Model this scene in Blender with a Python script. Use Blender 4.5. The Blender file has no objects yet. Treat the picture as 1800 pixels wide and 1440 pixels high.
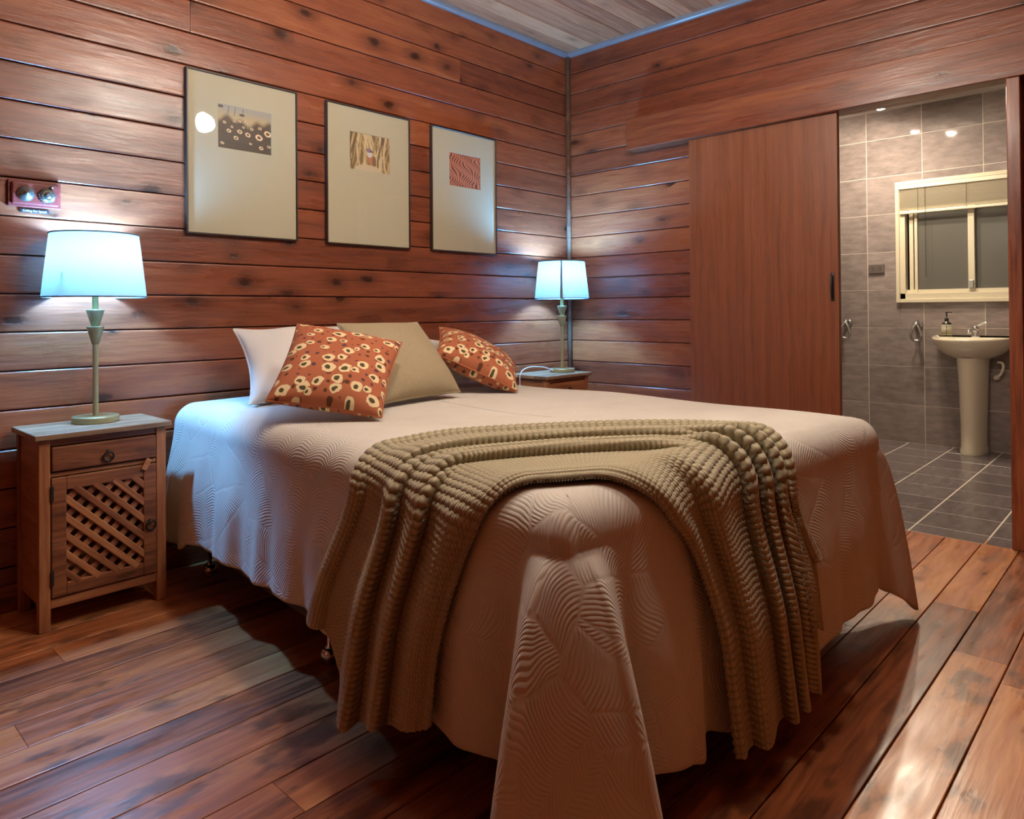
import bpy, bmesh, math, random
import numpy as np
from mathutils import Vector, Matrix

random.seed(7)
rng = np.random.default_rng(7)
SC = bpy.context.scene
COL = SC.collection
R = math.radians
PI = math.pi

# ------------------------------------------------------------------ camera
YAW, ROLL, PITCH = 0.752846691, -0.00811809661, 0.00793895
FPX, PPY = 1257.88764, 536.890390
CAM = Vector((-3.82921819, -3.05130510, 1.05))
Fv = Vector((math.cos(YAW)*math.cos(PITCH), math.sin(YAW)*math.cos(PITCH), math.sin(PITCH)))
R0 = Vector((math.sin(YAW), -math.cos(YAW), 0))
U0v = R0.cross(Fv)
Rv = R0*math.cos(ROLL) + U0v*math.sin(ROLL)
Uv = Rv.cross(Fv)
cd = bpy.data.cameras.new('camera')
cam = bpy.data.objects.new('camera', cd)
COL.objects.link(cam)
cd.sensor_fit = 'HORIZONTAL'; cd.sensor_width = 36
cd.lens = FPX*36/1800
cd.shift_y = -(720-PPY)/1800
cd.clip_start = 0.02
M = Matrix.Identity(4)
for i in range(3):
    M[i][0] = Rv[i]; M[i][1] = Uv[i]; M[i][2] = -Fv[i]; M[i][3] = CAM[i]
cam.matrix_world = M
SC.camera = cam

# ------------------------------------------------------------------ light and view
w = bpy.data.worlds.new('world'); SC.world = w
w.use_nodes = True
w.node_tree.nodes['Background'].inputs[0].default_value = (0.03, 0.04, 0.07, 1)
w.node_tree.nodes['Background'].inputs[1].default_value = 0.3
vs = SC.view_settings
vs.view_transform = 'Standard'; vs.look = 'None'; vs.gamma = 1; vs.use_curve_mapping = False
vs.exposure = 0.18
try:
    SC.cycles.use_denoising = True
    SC.cycles.sample_clamp_indirect = 6
    SC.cycles.max_bounces = 10
    SC.cycles.caustics_reflective = False
    SC.cycles.caustics_refractive = False
except Exception:
    pass

LAMP_COL = (0.16, 0.50, 1.0)
LAMP_W = 56.0
WARM = (1.0, 0.93, 0.80)
CEIL_W = 84.0
BATH_W = 76.0

# every lamp is a real glowing bulb or glass shade (built with its fitting further down);
# strength = watts / (pi * area)
CEIL_POS = Vector((-2.15, -1.75, 2.32))
BATH_POS = [Vector((1.87, -1.44, 2.54)), Vector((1.60, -1.65, 2.54))]

# ------------------------------------------------------------------ helpers
def link(o, parent=None):
    COL.objects.link(o)
    if parent is not None:
        o.parent = parent
    return o

def tag(o, label=None, cat=None, group=None, kind=None):
    if label: o['label'] = label
    if cat: o['category'] = cat
    if group: o['group'] = group
    if kind: o['kind'] = kind
    return o

def thing(name, label, cat, loc=(0, 0, 0), rz=0, group=None):
    o = bpy.data.objects.new(name, None); COL.objects.link(o)
    o.empty_display_size = .05
    o.location = loc; o.rotation_euler = (0, 0, rz)
    return tag(o, label, cat, group)

def structure(name, loc=(0, 0, 0)):
    o = bpy.data.objects.new(name, None); COL.objects.link(o)
    o.location = loc
    o['kind'] = 'structure'
    return o

def from_bm(name, bm, mat, parent=None, loc=(0, 0, 0), rot=(0, 0, 0), smooth=False):
    me = bpy.data.meshes.new(name)
    bmesh.ops.recalc_face_normals(bm, faces=bm.faces[:])
    bm.to_mesh(me); bm.free()
    if smooth:
        me.polygons.foreach_set('use_smooth', [True]*len(me.polygons))
    me.materials.append(mat)
    o = bpy.data.objects.new(name, me)
    link(o, parent)
    o.location = loc; o.rotation_euler = rot
    return o

def add_box(bm, x0, x1, y0, y1, z0, z1, bev=0.0, seg=2, mat=None):
    r = bmesh.ops.create_cube(bm, size=1.0)
    vs_ = r['verts']
    bmesh.ops.scale(bm, vec=(x1-x0, y1-y0, z1-z0), verts=vs_)
    bmesh.ops.translate(bm, vec=((x0+x1)/2, (y0+y1)/2, (z0+z1)/2), verts=vs_)
    if mat is not None:
        bmesh.ops.transform(bm, matrix=mat, verts=vs_)
    if bev > 0:
        es = list({e for v in vs_ for e in v.link_edges})
        bmesh.ops.bevel(bm, geom=es, offset=bev, segments=seg, profile=.5, affect='EDGES', clamp_overlap=True)

def box(name, x0, x1, y0, y1, z0, z1, mat, parent=None, bev=0.0, seg=2, m=None, **k):
    bm = bmesh.new(); add_box(bm, x0, x1, y0, y1, z0, z1, bev, seg, m)
    return from_bm(name, bm, mat, parent, **k)

def add_lathe(bm, prof, n=32, cx=0, cy=0, a0=0, a1=2*PI, cap=False):
    full = abs((a1-a0)-2*PI) < 1e-6
    m = n if full else n+1
    rings = []
    for r, z in prof:
        rings.append([bm.verts.new((cx+r*math.cos(a0+(a1-a0)*i/n), cy+r*math.sin(a0+(a1-a0)*i/n), z)) for i in range(m)])
    for A, B in zip(rings, rings[1:]):
        for i in range(n):
            j = (i+1) % m
            try: bm.faces.new((A[i], A[j], B[j], B[i]))
            except ValueError: pass
    if cap:
        bm.faces.new(rings[0][::-1]); bm.faces.new(rings[-1])

def add_tube(bm, pts, r, n=10, cap=True, closed=False):
    pts = [Vector(p) for p in pts]
    rings = []
    N = len(pts)
    up = Vector((0, 0, 1))
    prev = None
    for i, p in enumerate(pts):
        a = pts[(i-1) % N] if (i > 0 or closed) else p
        b = pts[(i+1) % N] if (i < N-1 or closed) else p
        t = (b-a).normalized()
        if prev is None:
            ref = up if abs(t.z) < .9 else Vector((1, 0, 0))
            x = t.cross(ref).normalized()
        else:
            x = (prev - t*prev.dot(t)).normalized()
        prev = x
        y = t.cross(x)
        rr = r[i] if isinstance(r, (list, tuple)) else r
        rings.append([bm.verts.new(p + (x*math.cos(2*PI*k/n) + y*math.sin(2*PI*k/n))*rr) for k in range(n)])
    m = N if closed else N-1
    for i in range(m):
        A, B = rings[i], rings[(i+1) % N]
        for k in range(n):
            bm.faces.new((A[k], A[(k+1) % n], B[(k+1) % n], B[k]))
    if cap and not closed:
        bm.faces.new(rings[0][::-1]); bm.faces.new(rings[-1])

def lathe(name, prof, mat, parent=None, n=32, cap=False, **k):
    bm = bmesh.new(); add_lathe(bm, prof, n, cap=cap)
    return from_bm(name, bm, mat, parent, smooth=k.pop('smooth', True), **k)

def tube(name, pts, r, mat, parent=None, n=10, closed=False, **k):
    bm = bmesh.new(); add_tube(bm, pts, r, n, closed=closed)
    return from_bm(name, bm, mat, parent, smooth=True, **k)

def smooth_pts(pts, n=8):
    P = [Vector(p) for p in pts]
    out = []
    for i in range(len(P)-1):
        p0 = P[max(i-1, 0)]; p1 = P[i]; p2 = P[i+1]; p3 = P[min(i+2, len(P)-1)]
        for k in range(n):
            t = k/n
            out.append(.5*((2*p1)+(-p0+p2)*t+(2*p0-5*p1+4*p2-p3)*t*t+(-p0+3*p1-3*p2+p3)*t**3))
    out.append(P[-1])
    return out

def ring_pts(c, r, n=24, axis='y', tilt=0):
    c = Vector(c); out = []
    for i in range(n):
        a = 2*PI*i/n
        if axis == 'y': v = Vector((r*math.cos(a), -math.sin(tilt)*r*math.sin(a), r*math.sin(a)))
        elif axis == 'x': v = Vector((0, r*math.cos(a), r*math.sin(a)))
        else: v = Vector((r*math.cos(a), r*math.sin(a), 0))
        out.append(c+v)
    return out

def grid_mesh(name, P, mat, parent=None, uv=None, smooth=True, closed_u=False, thickness=0):
    """P: (nu, nv, 3) numpy array"""
    nu, nv = P.shape[:2]
    me = bpy.data.meshes.new(name)
    iu = np.arange(nu if closed_u else nu-1); iv = np.arange(nv-1)
    A, B = np.meshgrid(iu, iv, indexing='ij')
    A2 = (A+1) % nu
    F = np.stack([A*nv+B, A2*nv+B, A2*nv+B+1, A*nv+B+1], -1).reshape(-1, 4)
    me.vertices.add(nu*nv)
    me.vertices.foreach_set('co', P.reshape(-1).astype(np.float32))
    me.loops.add(F.size); me.loops.foreach_set('vertex_index', F.reshape(-1).astype(np.int32))
    me.polygons.add(len(F))
    me.polygons.foreach_set('loop_start', np.arange(0, F.size, 4, dtype=np.int32))
    me.polygons.foreach_set('loop_total', np.full(len(F), 4, dtype=np.int32))
    if smooth:
        me.polygons.foreach_set('use_smooth', np.ones(len(F), dtype=bool))
    if uv is not None:
        l = me.uv_layers.new(name='UVMap')
        l.data.foreach_set('uv', uv.reshape(-1, 2)[F.reshape(-1)].reshape(-1).astype(np.float32))
    me.update(); me.validate()
    me.materials.append(mat)
    o = bpy.data.objects.new(name, me)
    link(o, parent)
    if thickness:
        s = o.modifiers.new('thick', 'SOLIDIFY'); s.thickness = thickness; s.offset = -1
    return o

def recenter(o):
    me = o.data
    n = len(me.vertices); co = np.empty(n*3, dtype=np.float32); me.vertices.foreach_get('co', co)
    co = co.reshape(-1, 3); lo = co.min(0); hi = co.max(0)
    c = np.array([(lo[0]+hi[0])/2, (lo[1]+hi[1])/2, lo[2]], dtype=np.float32)
    me.vertices.foreach_set('co', (co-c).reshape(-1)); me.update()
    o.location = Vector(o.location) + Vector(c.tolist())
    return o

def dup(root, loc, rz=0):
    r = root.copy(); COL.objects.link(r); r.location = loc; r.rotation_euler = (0, 0, rz)
    for ch in list(root.children):
        c = ch.copy(); COL.objects.link(c); c.parent = r
        for g in list(ch.children):
            d = g.copy(); COL.objects.link(d); d.parent = c
    return r

# ------------------------------------------------------------------ materials
class NT:
    def __init__(s, name):
        s.m = bpy.data.materials.new(name); s.m.use_nodes = True
        s.t = s.m.node_tree; s.t.nodes.clear()
        s.out = s.n('ShaderNodeOutputMaterial')
    def n(s, kind, **k):
        nd = s.t.nodes.new(kind)
        for a, v in k.items(): setattr(nd, a, v)
        return nd
    def l(s, a, b): s.t.links.new(a, b)
    def setin(s, nd, i, v):
        if hasattr(v, 'is_linked') or isinstance(v, bpy.types.NodeSocket): s.l(v, nd.inputs[i])
        else: nd.inputs[i].default_value = v
    def math(s, op, a, b=None, c=None, clamp=False):
        nd = s.n('ShaderNodeMath', operation=op); nd.use_clamp = clamp
        s.setin(nd, 0, a)
        if b is not None: s.setin(nd, 1, b)
        if c is not None: s.setin(nd, 2, c)
        return nd.outputs[0]
    def vmath(s, op, a, b=None):
        nd = s.n('ShaderNodeVectorMath', operation=op)
        s.setin(nd, 0, a)
        if b is not None: s.setin(nd, 1, b)
        return nd.outputs['Value'] if op in ('LENGTH', 'DOT_PRODUCT', 'DISTANCE') else nd.outputs[0]
    def noise(s, v, scale=5, detail=4, rough=.5, dist=0):
        nd = s.n('ShaderNodeTexNoise'); s.l(v, nd.inputs['Vector'])
        nd.inputs['Scale'].default_value = scale; nd.inputs['Detail'].default_value = detail
        nd.inputs['Roughness'].default_value = rough; nd.inputs['Distortion'].default_value = dist
        return nd.outputs['Fac']
    def voronoi(s, v, scale=5, feature='F1', dims='3D', rand=1):
        nd = s.n('ShaderNodeTexVoronoi', feature=feature, voronoi_dimensions=dims)
        s.l(v, nd.inputs['Vector']); nd.inputs['Scale'].default_value = scale
        nd.inputs['Randomness'].default_value = rand
        return nd
    def ramp(s, f, stops, interp='LINEAR'):
        nd = s.n('ShaderNodeValToRGB'); s.l(f, nd.inputs[0])
        cr = nd.color_ramp; cr.interpolation = interp
        while len(cr.elements) < len(stops): cr.elements.new(.5)
        for e, (p, c) in zip(cr.elements, stops):
            e.position = p; e.color = (c[0], c[1], c[2], 1) if not isinstance(c, (int, float)) else (c, c, c, 1)
        return nd.outputs[0]
    def mix(s, f, a, b, blend='MIX'):
        nd = s.n('ShaderNodeMix', data_type='RGBA', blend_type=blend)
        s.setin(nd, 0, f)
        for i, v in ((6, a), (7, b)):
            if isinstance(v, (tuple, list)): nd.inputs[i].default_value = (v[0], v[1], v[2], 1)
            else: s.l(v, nd.inputs[i])
        return nd.outputs[2]
    def maprange(s, v, a, b, c, d, smooth=False):
        nd = s.n('ShaderNodeMapRange'); s.setin(nd, 0, v)
        if smooth: nd.interpolation_type = 'SMOOTHSTEP'
        for i, x in zip((1, 2, 3, 4), (a, b, c, d)): s.setin(nd, i, x)
        return nd.outputs[0]
    def bump(s, h, strength=.3, dist=.01, prev=None):
        nd = s.n('ShaderNodeBump'); s.l(h, nd.inputs['Height'])
        nd.inputs['Strength'].default_value = strength; nd.inputs['Distance'].default_value = dist
        if prev is not None: s.l(prev, nd.inputs['Normal'])
        return nd.outputs[0]
    def mapping(s, v, scale=(1, 1, 1), loc=(0, 0, 0), rot=(0, 0, 0)):
        nd = s.n('ShaderNodeMapping'); s.l(v, nd.inputs[0])
        nd.inputs['Scale'].default_value = scale; nd.inputs['Rotation'].default_value = rot
        s.setin(nd, 'Location', loc)
        return nd.outputs[0]
    def coord(s, which='Object'):
        return s.n('ShaderNodeTexCoord').outputs[which]
    def rand(s): return s.n('ShaderNodeObjectInfo').outputs['Random']
    def principled(s, col, rough=.5, metal=0, spec=.5, normal=None, coat=0, coat_rough=.1, **k):
        nd = s.n('ShaderNodeBsdfPrincipled')
        if isinstance(col, (tuple, list)): nd.inputs['Base Color'].default_value = (col[0], col[1], col[2], 1)
        else: s.l(col, nd.inputs['Base Color'])
        s.setin(nd, 'Roughness', rough)
        nd.inputs['Metallic'].default_value = metal
        nd.inputs['Specular IOR Level'].default_value = spec
        nd.inputs['Coat Weight'].default_value = coat
        nd.inputs['Coat Roughness'].default_value = coat_rough
        if normal is not None: s.l(normal, nd.inputs['Normal'])
        for a, v in k.items(): s.setin(nd, a.replace('_', ' '), v)
        return nd.outputs[0]
    def done(s, shader):
        s.l(shader, s.out.inputs[0]); return s.m

def srgb(r, g, b):
    f = lambda c: (c/255/12.92 if c/255 <= .04045 else ((c/255+.055)/1.055)**2.4)
    return (f(r), f(g), f(b))

def plain(name, col, rough=.5, metal=0, spec=.5, coat=0, noise=0.0, nscale=30, bump=0.0):
    t = NT(name); c = t.coord()
    f = t.noise(c, nscale, 3)
    k = 1-noise
    colr = t.mix(f, tuple(x*k for x in col), tuple(min(1, x*(1+noise)) for x in col)) if noise else t.mix(f, col, tuple(x*.96 for x in col))
    nrm = t.bump(f, bump, .003) if bump else None
    return t.done(t.principled(colr, rough, metal, spec, nrm, coat))

def wood(name, dark, mid, light, rough=(.25, .45), knots=1.0, vary=.35, bump=.25, stain=0.0, coat=0.0,
         stretch=(1.6, 30, 30), spec=.5, wave=.6, kscale=(4.6, 9.0, 9.0), spread=(.30, .50, .72)):
    """Timber with the grain along the object's x axis; every object gets its own cut and tone."""
    t = NT(name)
    c = t.coord(); rn = t.rand()
    off = t.math('MULTIPLY', rn, 91.7)
    comb = t.n('ShaderNodeCombineXYZ')
    t.l(off, comb.inputs[0]); t.l(t.math('MULTIPLY', rn, 37.1), comb.inputs[1]); t.l(t.math('MULTIPLY', rn, 53.3), comb.inputs[2])
    v = t.vmath('ADD', c, comb.outputs[0])
    warp = t.noise(t.mapping(v, (1.2, 5, 5)), 2.0, 2)
    wv = t.n('ShaderNodeCombineXYZ'); t.l(t.math('MULTIPLY', warp, .05), wv.inputs[2]); t.l(t.math('MULTIPLY', warp, .05), wv.inputs[1])
    vw = t.vmath('ADD', v, wv.outputs[0])
    g1 = t.noise(t.mapping(vw, stretch), 2.2, 6, .62)
    g2 = t.noise(t.mapping(vw, (stretch[0]*.35, stretch[1]*.25, stretch[2]*.25)), 2.0, 3)
    g = t.math('ADD', t.math('MULTIPLY', g1, .55), t.math('MULTIPLY', g2, .45))
    tone = t.math('ADD', g, t.math('MULTIPLY', t.math('SUBTRACT', rn, .5), vary))
    col = t.ramp(tone, [(spread[0], dark), (spread[1], mid), (spread[2], light)])
    h = g
    if knots:
        kv = t.voronoi(t.mapping(vw, kscale), 1.0)
        nz = t.noise(v, 60, 3)
        d = t.math('ADD', kv.outputs['Distance'], t.math('MULTIPLY', t.math('SUBTRACT', nz, .5), .16))
        sep = t.n('ShaderNodeSeparateColor'); t.l(kv.outputs['Color'], sep.inputs[0])
        sel = t.math('GREATER_THAN', sep.outputs[0], .45)
        size = t.maprange(sep.outputs[1], 0, 1, .08, .26)
        k1 = t.math('MULTIPLY', t.maprange(d, t.math('MULTIPLY', size, .35), size, 1, 0, True), sel)
        k2 = t.math('MULTIPLY', t.maprange(d, t.math('MULTIPLY', size, .7), t.math('MULTIPLY', size, 2.6), .45, 0, True), sel)
        col = t.mix(t.math('MULTIPLY', k2, knots), col, tuple(x*.55 for x in dark))
        col = t.mix(t.math('MULTIPLY', k1, knots*.85), col, tuple(x*.16 for x in dark))
        h = t.math('SUBTRACT', h, t.math('MULTIPLY', k1, .5))
    if stain:
        sn = t.noise(t.mapping(c, (2.2, 5, 5), loc=comb.outputs[0]), 1.6, 4, .6)
        sm = t.maprange(sn, .54, .66, 0, stain, True)
        col = t.mix(sm, col, tuple(x*.18 for x in mid))
    lowf = t.noise(t.mapping(v, (1.8, 11, 11)), 1.0, 4, .55)
    hh = t.math('ADD', t.math('MULTIPLY', h, .35), t.math('MULTIPLY', lowf, wave))
    nrm = t.bump(hh, bump, .012)
    rgh = t.maprange(t.noise(t.mapping(v, (3, 16, 16)), 1.5, 4), .3, .7, rough[0], rough[1])
    return t.done(t.principled(col, rgh, 0, spec, nrm, coat, .3))

M_WALL = wood('varnished_wall_board', srgb(84, 41, 28), srgb(134, 72, 47), srgb(170, 104, 64), rough=(.22, .40), knots=1.0, vary=.24, bump=.6, coat=.3, spread=(.20, .50, .84))
M_FLOOR = wood('polished_floor_board', srgb(108, 60, 36), srgb(174, 104, 63), srgb(206, 143, 88), rough=(.24, .46), knots=.5, vary=.30, bump=.26, stain=.75, coat=.2)
M_CEIL = wood('limed_ceiling_board', srgb(146, 96, 68), srgb(190, 136, 100), srgb(218, 168, 128), rough=(.5, .7), knots=.35, vary=.35, bump=.25, coat=0)
M_DOOR = wood('stained_door_veneer', srgb(94, 48, 28), srgb(134, 76, 46), srgb(160, 98, 60), rough=(.34, .48), knots=0, vary=.1, bump=.06, stretch=(.8, 60, 60), spread=(.2, .5, .85))
M_JAMB = wood('varnished_trim', srgb(96, 46, 30), srgb(150, 82, 50), srgb(180, 114, 70), rough=(.26, .4), knots=.7, vary=.2, bump=.25, coat=.2)
M_PELMET = wood('dark_pelmet_board', srgb(76, 36, 24), srgb(120, 62, 40), srgb(150, 88, 54), rough=(.26, .42), knots=.8, vary=.1, bump=.35, coat=.15)
M_POST = wood('dull_corner_post', srgb(78, 62, 54), srgb(112, 90, 76), srgb(140, 114, 96), rough=(.4, .55), knots=.2, vary=.1, bump=.15)
M_STAND = wood('waxed_pine', srgb(104, 60, 38), srgb(156, 98, 62), srgb(190, 132, 86), rough=(.38, .55), knots=.5, vary=.35, bump=.2, stretch=(2.5, 40, 40), kscale=(4, 14, 14))
M_STANDTOP = wood('worn_pine_top', srgb(104, 80, 62), srgb(150, 124, 98), srgb(180, 156, 128), rough=(.32, .5), knots=.25, vary=.3, bump=.2, stretch=(2.5, 40, 40))
M_CORNICE = plain('blue_grey_cornice', srgb(120, 128, 140), .32, noise=.15, nscale=12)
M_DARK = plain('dark_gap', (.012, .008, .006), .9)
M_PLASTER = plain('white_plaster', srgb(205, 200, 196), .7, noise=.03)
M_BLACK = plain('black_iron', (.015, .014, .013), .45, noise=.2)
M_FRAME = plain('dark_picture_frame', srgb(52, 38, 30), .4, noise=.2)
M_MAT = plain('cream_picture_mount', srgb(180, 174, 150), .8, noise=.02)
M_BRASS = plain('pale_brass', srgb(172, 168, 128), .38, metal=.35, noise=.06)
M_CHROME = plain('chrome', (.75, .76, .78), .12, metal=1)
M_STEEL = plain('brushed_metal', (.5, .5, .5), .3, metal=1, noise=.1)
M_PEWTER = plain('aged_pewter', srgb(150, 158, 152), .22, metal=.9, noise=.15)
M_ROSEWOOD = wood('rosewood_block', srgb(70, 22, 22), srgb(108, 40, 38), srgb(132, 58, 52), rough=(.2, .3), knots=0, vary=.1, bump=.05, coat=.4)
M_LABEL = plain('black_label', srgb(24, 28, 36), .35)
M_WHITE = plain('white_enamel', srgb(226, 218, 196), .3, noise=.02)
M_CERAMIC = plain('white_ceramic', srgb(224, 214, 190), .12, coat=.4)
M_ALU = plain('cream_aluminium', srgb(214, 204, 178), .35, noise=.03)
M_BASE = plain('brown_bed_base_fabric', srgb(72, 54, 46), .9, noise=.2, nscale=200, bump=.2)
M_MATTRESS = plain('mattress_ticking', srgb(200, 196, 188), .9, noise=.05)
M_PLASTIC = plain('dark_plastic', srgb(40, 34, 32), .3)
M_OUTLET = plain('grey_outlet', srgb(98, 88, 84), .4)
M_GROUT = plain('pale_grout', srgb(214, 204, 190), .85, noise=.08, nscale=60)
M_CORD = plain('white_cord', srgb(215, 222, 226), .45)

def tile_mat(name, base, rough, wave):
    t = NT(name); c = t.coord(); rn = t.rand()
    comb = t.n('ShaderNodeCombineXYZ'); t.l(t.math('MULTIPLY', rn, 60), comb.inputs[0]); t.l(t.math('MULTIPLY', rn, 31), comb.inputs[1])
    v = t.vmath('ADD', c, comb.outputs[0])
    f = t.noise(t.mapping(v, (3, 3, 9)), 3, 5, .6)
    f2 = t.math('ADD', f, t.math('MULTIPLY', t.math('SUBTRACT', rn, .5), .25))
    col = t.ramp(f2, [(.3, tuple(x*.72 for x in base)), (.55, base), (.8, tuple(min(1, x*1.3) for x in base))])
    nrm = t.bump(t.noise(v, 7, 2), wave, .01)
    return t.done(t.principled(col, rough, 0, .5, nrm))
M_WTILE = tile_mat('grey_wall_tile', srgb(140, 128, 124), .06, .015)
M_FTILE = tile_mat('slate_floor_tile', srgb(112, 102, 102), .2, .10)

def glass_mat(name, tint=(1, 1, 1), ior=1.45, rough=.02):
    t = NT(name)
    tr = t.n('ShaderNodeBsdfTransparent'); tr.inputs[0].default_value = (*tint, 1)
    gl = t.n('ShaderNodeBsdfGlossy'); gl.inputs['Roughness'].default_value = rough
    fr = t.n('ShaderNodeFresnel'); fr.inputs[0].default_value = ior
    mx = t.n('ShaderNodeMixShader')
    gm = t.n('ShaderNodeNewGeometry')
    t.l(t.math('MULTIPLY', fr.outputs[0], t.math('SUBTRACT', 1.0, gm.outputs['Backfacing'])), mx.inputs[0]); t.l(tr.outputs[0], mx.inputs[1]); t.l(gl.outputs[0], mx.inputs[2])
    return t.done(mx.outputs[0])
M_GLASS = glass_mat('picture_glass')
M_WINGLASS = glass_mat('window_glass', (.6, .6, .58))
def sheen_pane():
    t = NT('sheen_tinted_glass')
    a = t.principled((.20, .19, .165), .22, 0, .6)  # diffuse grey painted in for the bathroom's reflection on the panes
    tr = t.n('ShaderNodeBsdfTransparent'); tr.inputs[0].default_value = (.5, .5, .48, 1)
    mx = t.n('ShaderNodeMixShader'); mx.inputs[0].default_value = .6
    t.l(tr.outputs[0], mx.inputs[1]); t.l(a, mx.inputs[2])
    return t.done(mx.outputs[0])
M_PANE = sheen_pane()

def shade_mat():
    t = NT('linen_lamp_shade'); c = t.coord('Object')
    n1 = t.noise(t.mapping(c, (20, 20, 260)), 2, 2); n2 = t.noise(t.mapping(c, (260, 260, 20)), 2, 2)
    f = t.math('MULTIPLY', t.math('ADD', n1, n2), .5)
    col = t.mix(f, (.62, .66, .68), (.86, .88, .88))
    thin = t.mix(f, (.052, .055, .056), (.078, .081, .082))
    d = t.n('ShaderNodeBsdfDiffuse'); t.l(col, d.inputs[0])
    tr = t.n('ShaderNodeBsdfTranslucent'); t.l(thin, tr.inputs[0])
    mx = t.n('ShaderNodeMixShader'); mx.inputs[0].default_value = .62
    t.l(d.outputs[0], mx.inputs[1]); t.l(tr.outputs[0], mx.inputs[2])
    return t.done(mx.outputs[0])
M_SHADE = shade_mat()
M_TRIM = plain('grey_shade_binding', srgb(96, 122, 140), .7)

def emit(name, col, s):
    t = NT(name); e = t.n('ShaderNodeEmission'); e.inputs[0].default_value = (*col, 1); e.inputs[1].default_value = s
    return t.done(e.outputs[0])
M_BULB = emit('lit_cool_bulb', LAMP_COL, LAMP_W/(PI*.0100))
M_WARMBULB = emit('lit_warm_bulb', (1, .84, .64), BATH_W/(PI*.0129))
M_FANSHADE = emit('lit_frosted_glass', WARM, CEIL_W/(PI*.135))

def quilt_mat():
    t = NT('embossed_cream_quilt')
    uv = t.coord('UV')
    SCL = 5.2
    p = t.mapping(uv, (SCL, SCL, 1))
    wn = t.n('ShaderNodeTexNoise'); t.l(p, wn.inputs[0]); wn.inputs['Scale'].default_value = 1.3
    wv = t.vmath('SCALE', t.vmath('SUBTRACT', wn.outputs['Color'], (.5, .5, .5))); wv.node.inputs['Scale'].default_value = .22
    p2 = t.vmath('ADD', p, wv)
    vo = t.voronoi(p2, 1.0, dims='2D', rand=.85)
    rel = t.vmath('SUBTRACT', p2, vo.outputs['Position'])
    sp = t.n('ShaderNodeSeparateColor'); t.l(vo.outputs['Color'], sp.inputs[0])
    rot = t.n('ShaderNodeVectorRotate', rotation_type='Z_AXIS'); t.l(rel, rot.inputs['Vector'])
    t.l(t.math('MULTIPLY', sp.outputs[0], 6.283), rot.inputs['Angle'])
    sx = t.n('ShaderNodeSeparateXYZ'); t.l(rot.outputs[0], sx.inputs[0])
    X, Y = sx.outputs[0], sx.outputs[1]
    aY = t.math('ABSOLUTE', Y)
    ph = t.math('ADD', t.math('SUBTRACT', t.math('MULTIPLY', X, 128), t.math('MULTIPLY', aY, 92)), t.math('MULTIPLY', t.math('MULTIPLY', aY, aY), 110))
    rib = t.math('ADD', t.math('MULTIPLY', t.math('SINE', ph), .5), .5)
    rib = t.math('POWER', rib, .6)
    mid = t.maprange(aY, .0, .05, 0, 1, True)
    edge = t.voronoi(p2, 1.0, 'DISTANCE_TO_EDGE', '2D', .85)
    eg = t.maprange(edge.outputs['Distance'], 0, .05, 0, 1, True)
    amp = t.maprange(t.noise(uv, 6, 2), .36, .62, .12, 1)
    h = t.math('MULTIPLY', t.math('MULTIPLY', rib, mid), t.math('MULTIPLY', eg, amp))
    weave = t.noise(t.mapping(uv, (500, 500, 1)), 1, 1)
    nrm = t.bump(h, .40, .0045)
    nrm = t.bump(weave, .12, .001, nrm)
    col = t.mix(t.noise(uv, 3, 3), srgb(218, 214, 206), srgb(206, 201, 191))
    return t.done(t.principled(col, .85, 0, .25, nrm, Sheen_Weight=.15))
M_QUILT = quilt_mat()

def knit_mat():
    t = NT('olive_knit'); uv = t.coord('UV')
    sx = t.n('ShaderNodeSeparateXYZ'); t.l(uv, sx.inputs[0])
    # stitches: u along the length (m), v across (m)
    zig = t.math('PINGPONG', t.math('MULTIPLY', sx.outputs[1], 92), 1)
    ph = t.math('ADD', t.math('MULTIPLY', sx.outputs[0], 2*PI/.0150), t.math('MULTIPLY', zig, 1.5))
    s = t.math('ADD', t.math('MULTIPLY', t.math('SINE', ph), .5), .5)
    st = t.math('ADD', t.math('MULTIPLY', t.math('SINE', t.math('MULTIPLY', sx.outputs[1], 690)), .25), .75)
    h = t.math('MULTIPLY', s, st)
    nrm = t.bump(h, .8, .004)
    nrm = t.bump(t.noise(t.mapping(uv, (300, 300, 1)), 1, 3), .2, .001, nrm)
    col = t.mix(h, srgb(136, 127, 102), srgb(192, 183, 154))  # valleys darker: shade between the ribs put into the yarn colour
    return t.done(t.principled(col, .92, 0, .2, nrm, Sheen_Weight=.2))
M_KNIT = knit_mat()

def cotton(name, c1, c2, slub=0, rough=.9):
    t = NT(name); uv = t.coord('UV')
    f = t.noise(uv, 4, 3)
    col = t.mix(f, c1, c2)
    w1 = t.noise(t.mapping(uv, (90, 8, 1)) if not slub else t.mapping(uv, (14, 150, 1)), 3, 2)
    w2 = t.noise(t.mapping(uv, (8, 90, 1)) if not slub else t.mapping(uv, (150, 14, 1)), 3, 2)
    wv = t.math('MULTIPLY', t.math('ADD', w1, w2), .5)
    if slub:
        col = t.mix(t.maprange(wv, .42, .62, 0, slub), col, tuple(min(1, x*1.45) for x in c1))
    cr = t.noise(uv, 9, 3, .5, 1.2)
    nrm = t.bump(cr, .35 if not slub else .12, .012)
    nrm = t.bump(wv, .25, .001, nrm)
    return t.done(t.principled(col, rough, 0, .2, nrm))
M_PILLOW = cotton('white_pillowcase', srgb(226, 224, 220), srgb(210, 208, 206))
M_LINEN = cotton('beige_linen', srgb(150, 136, 110), srgb(166, 150, 124), slub=.5)

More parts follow.
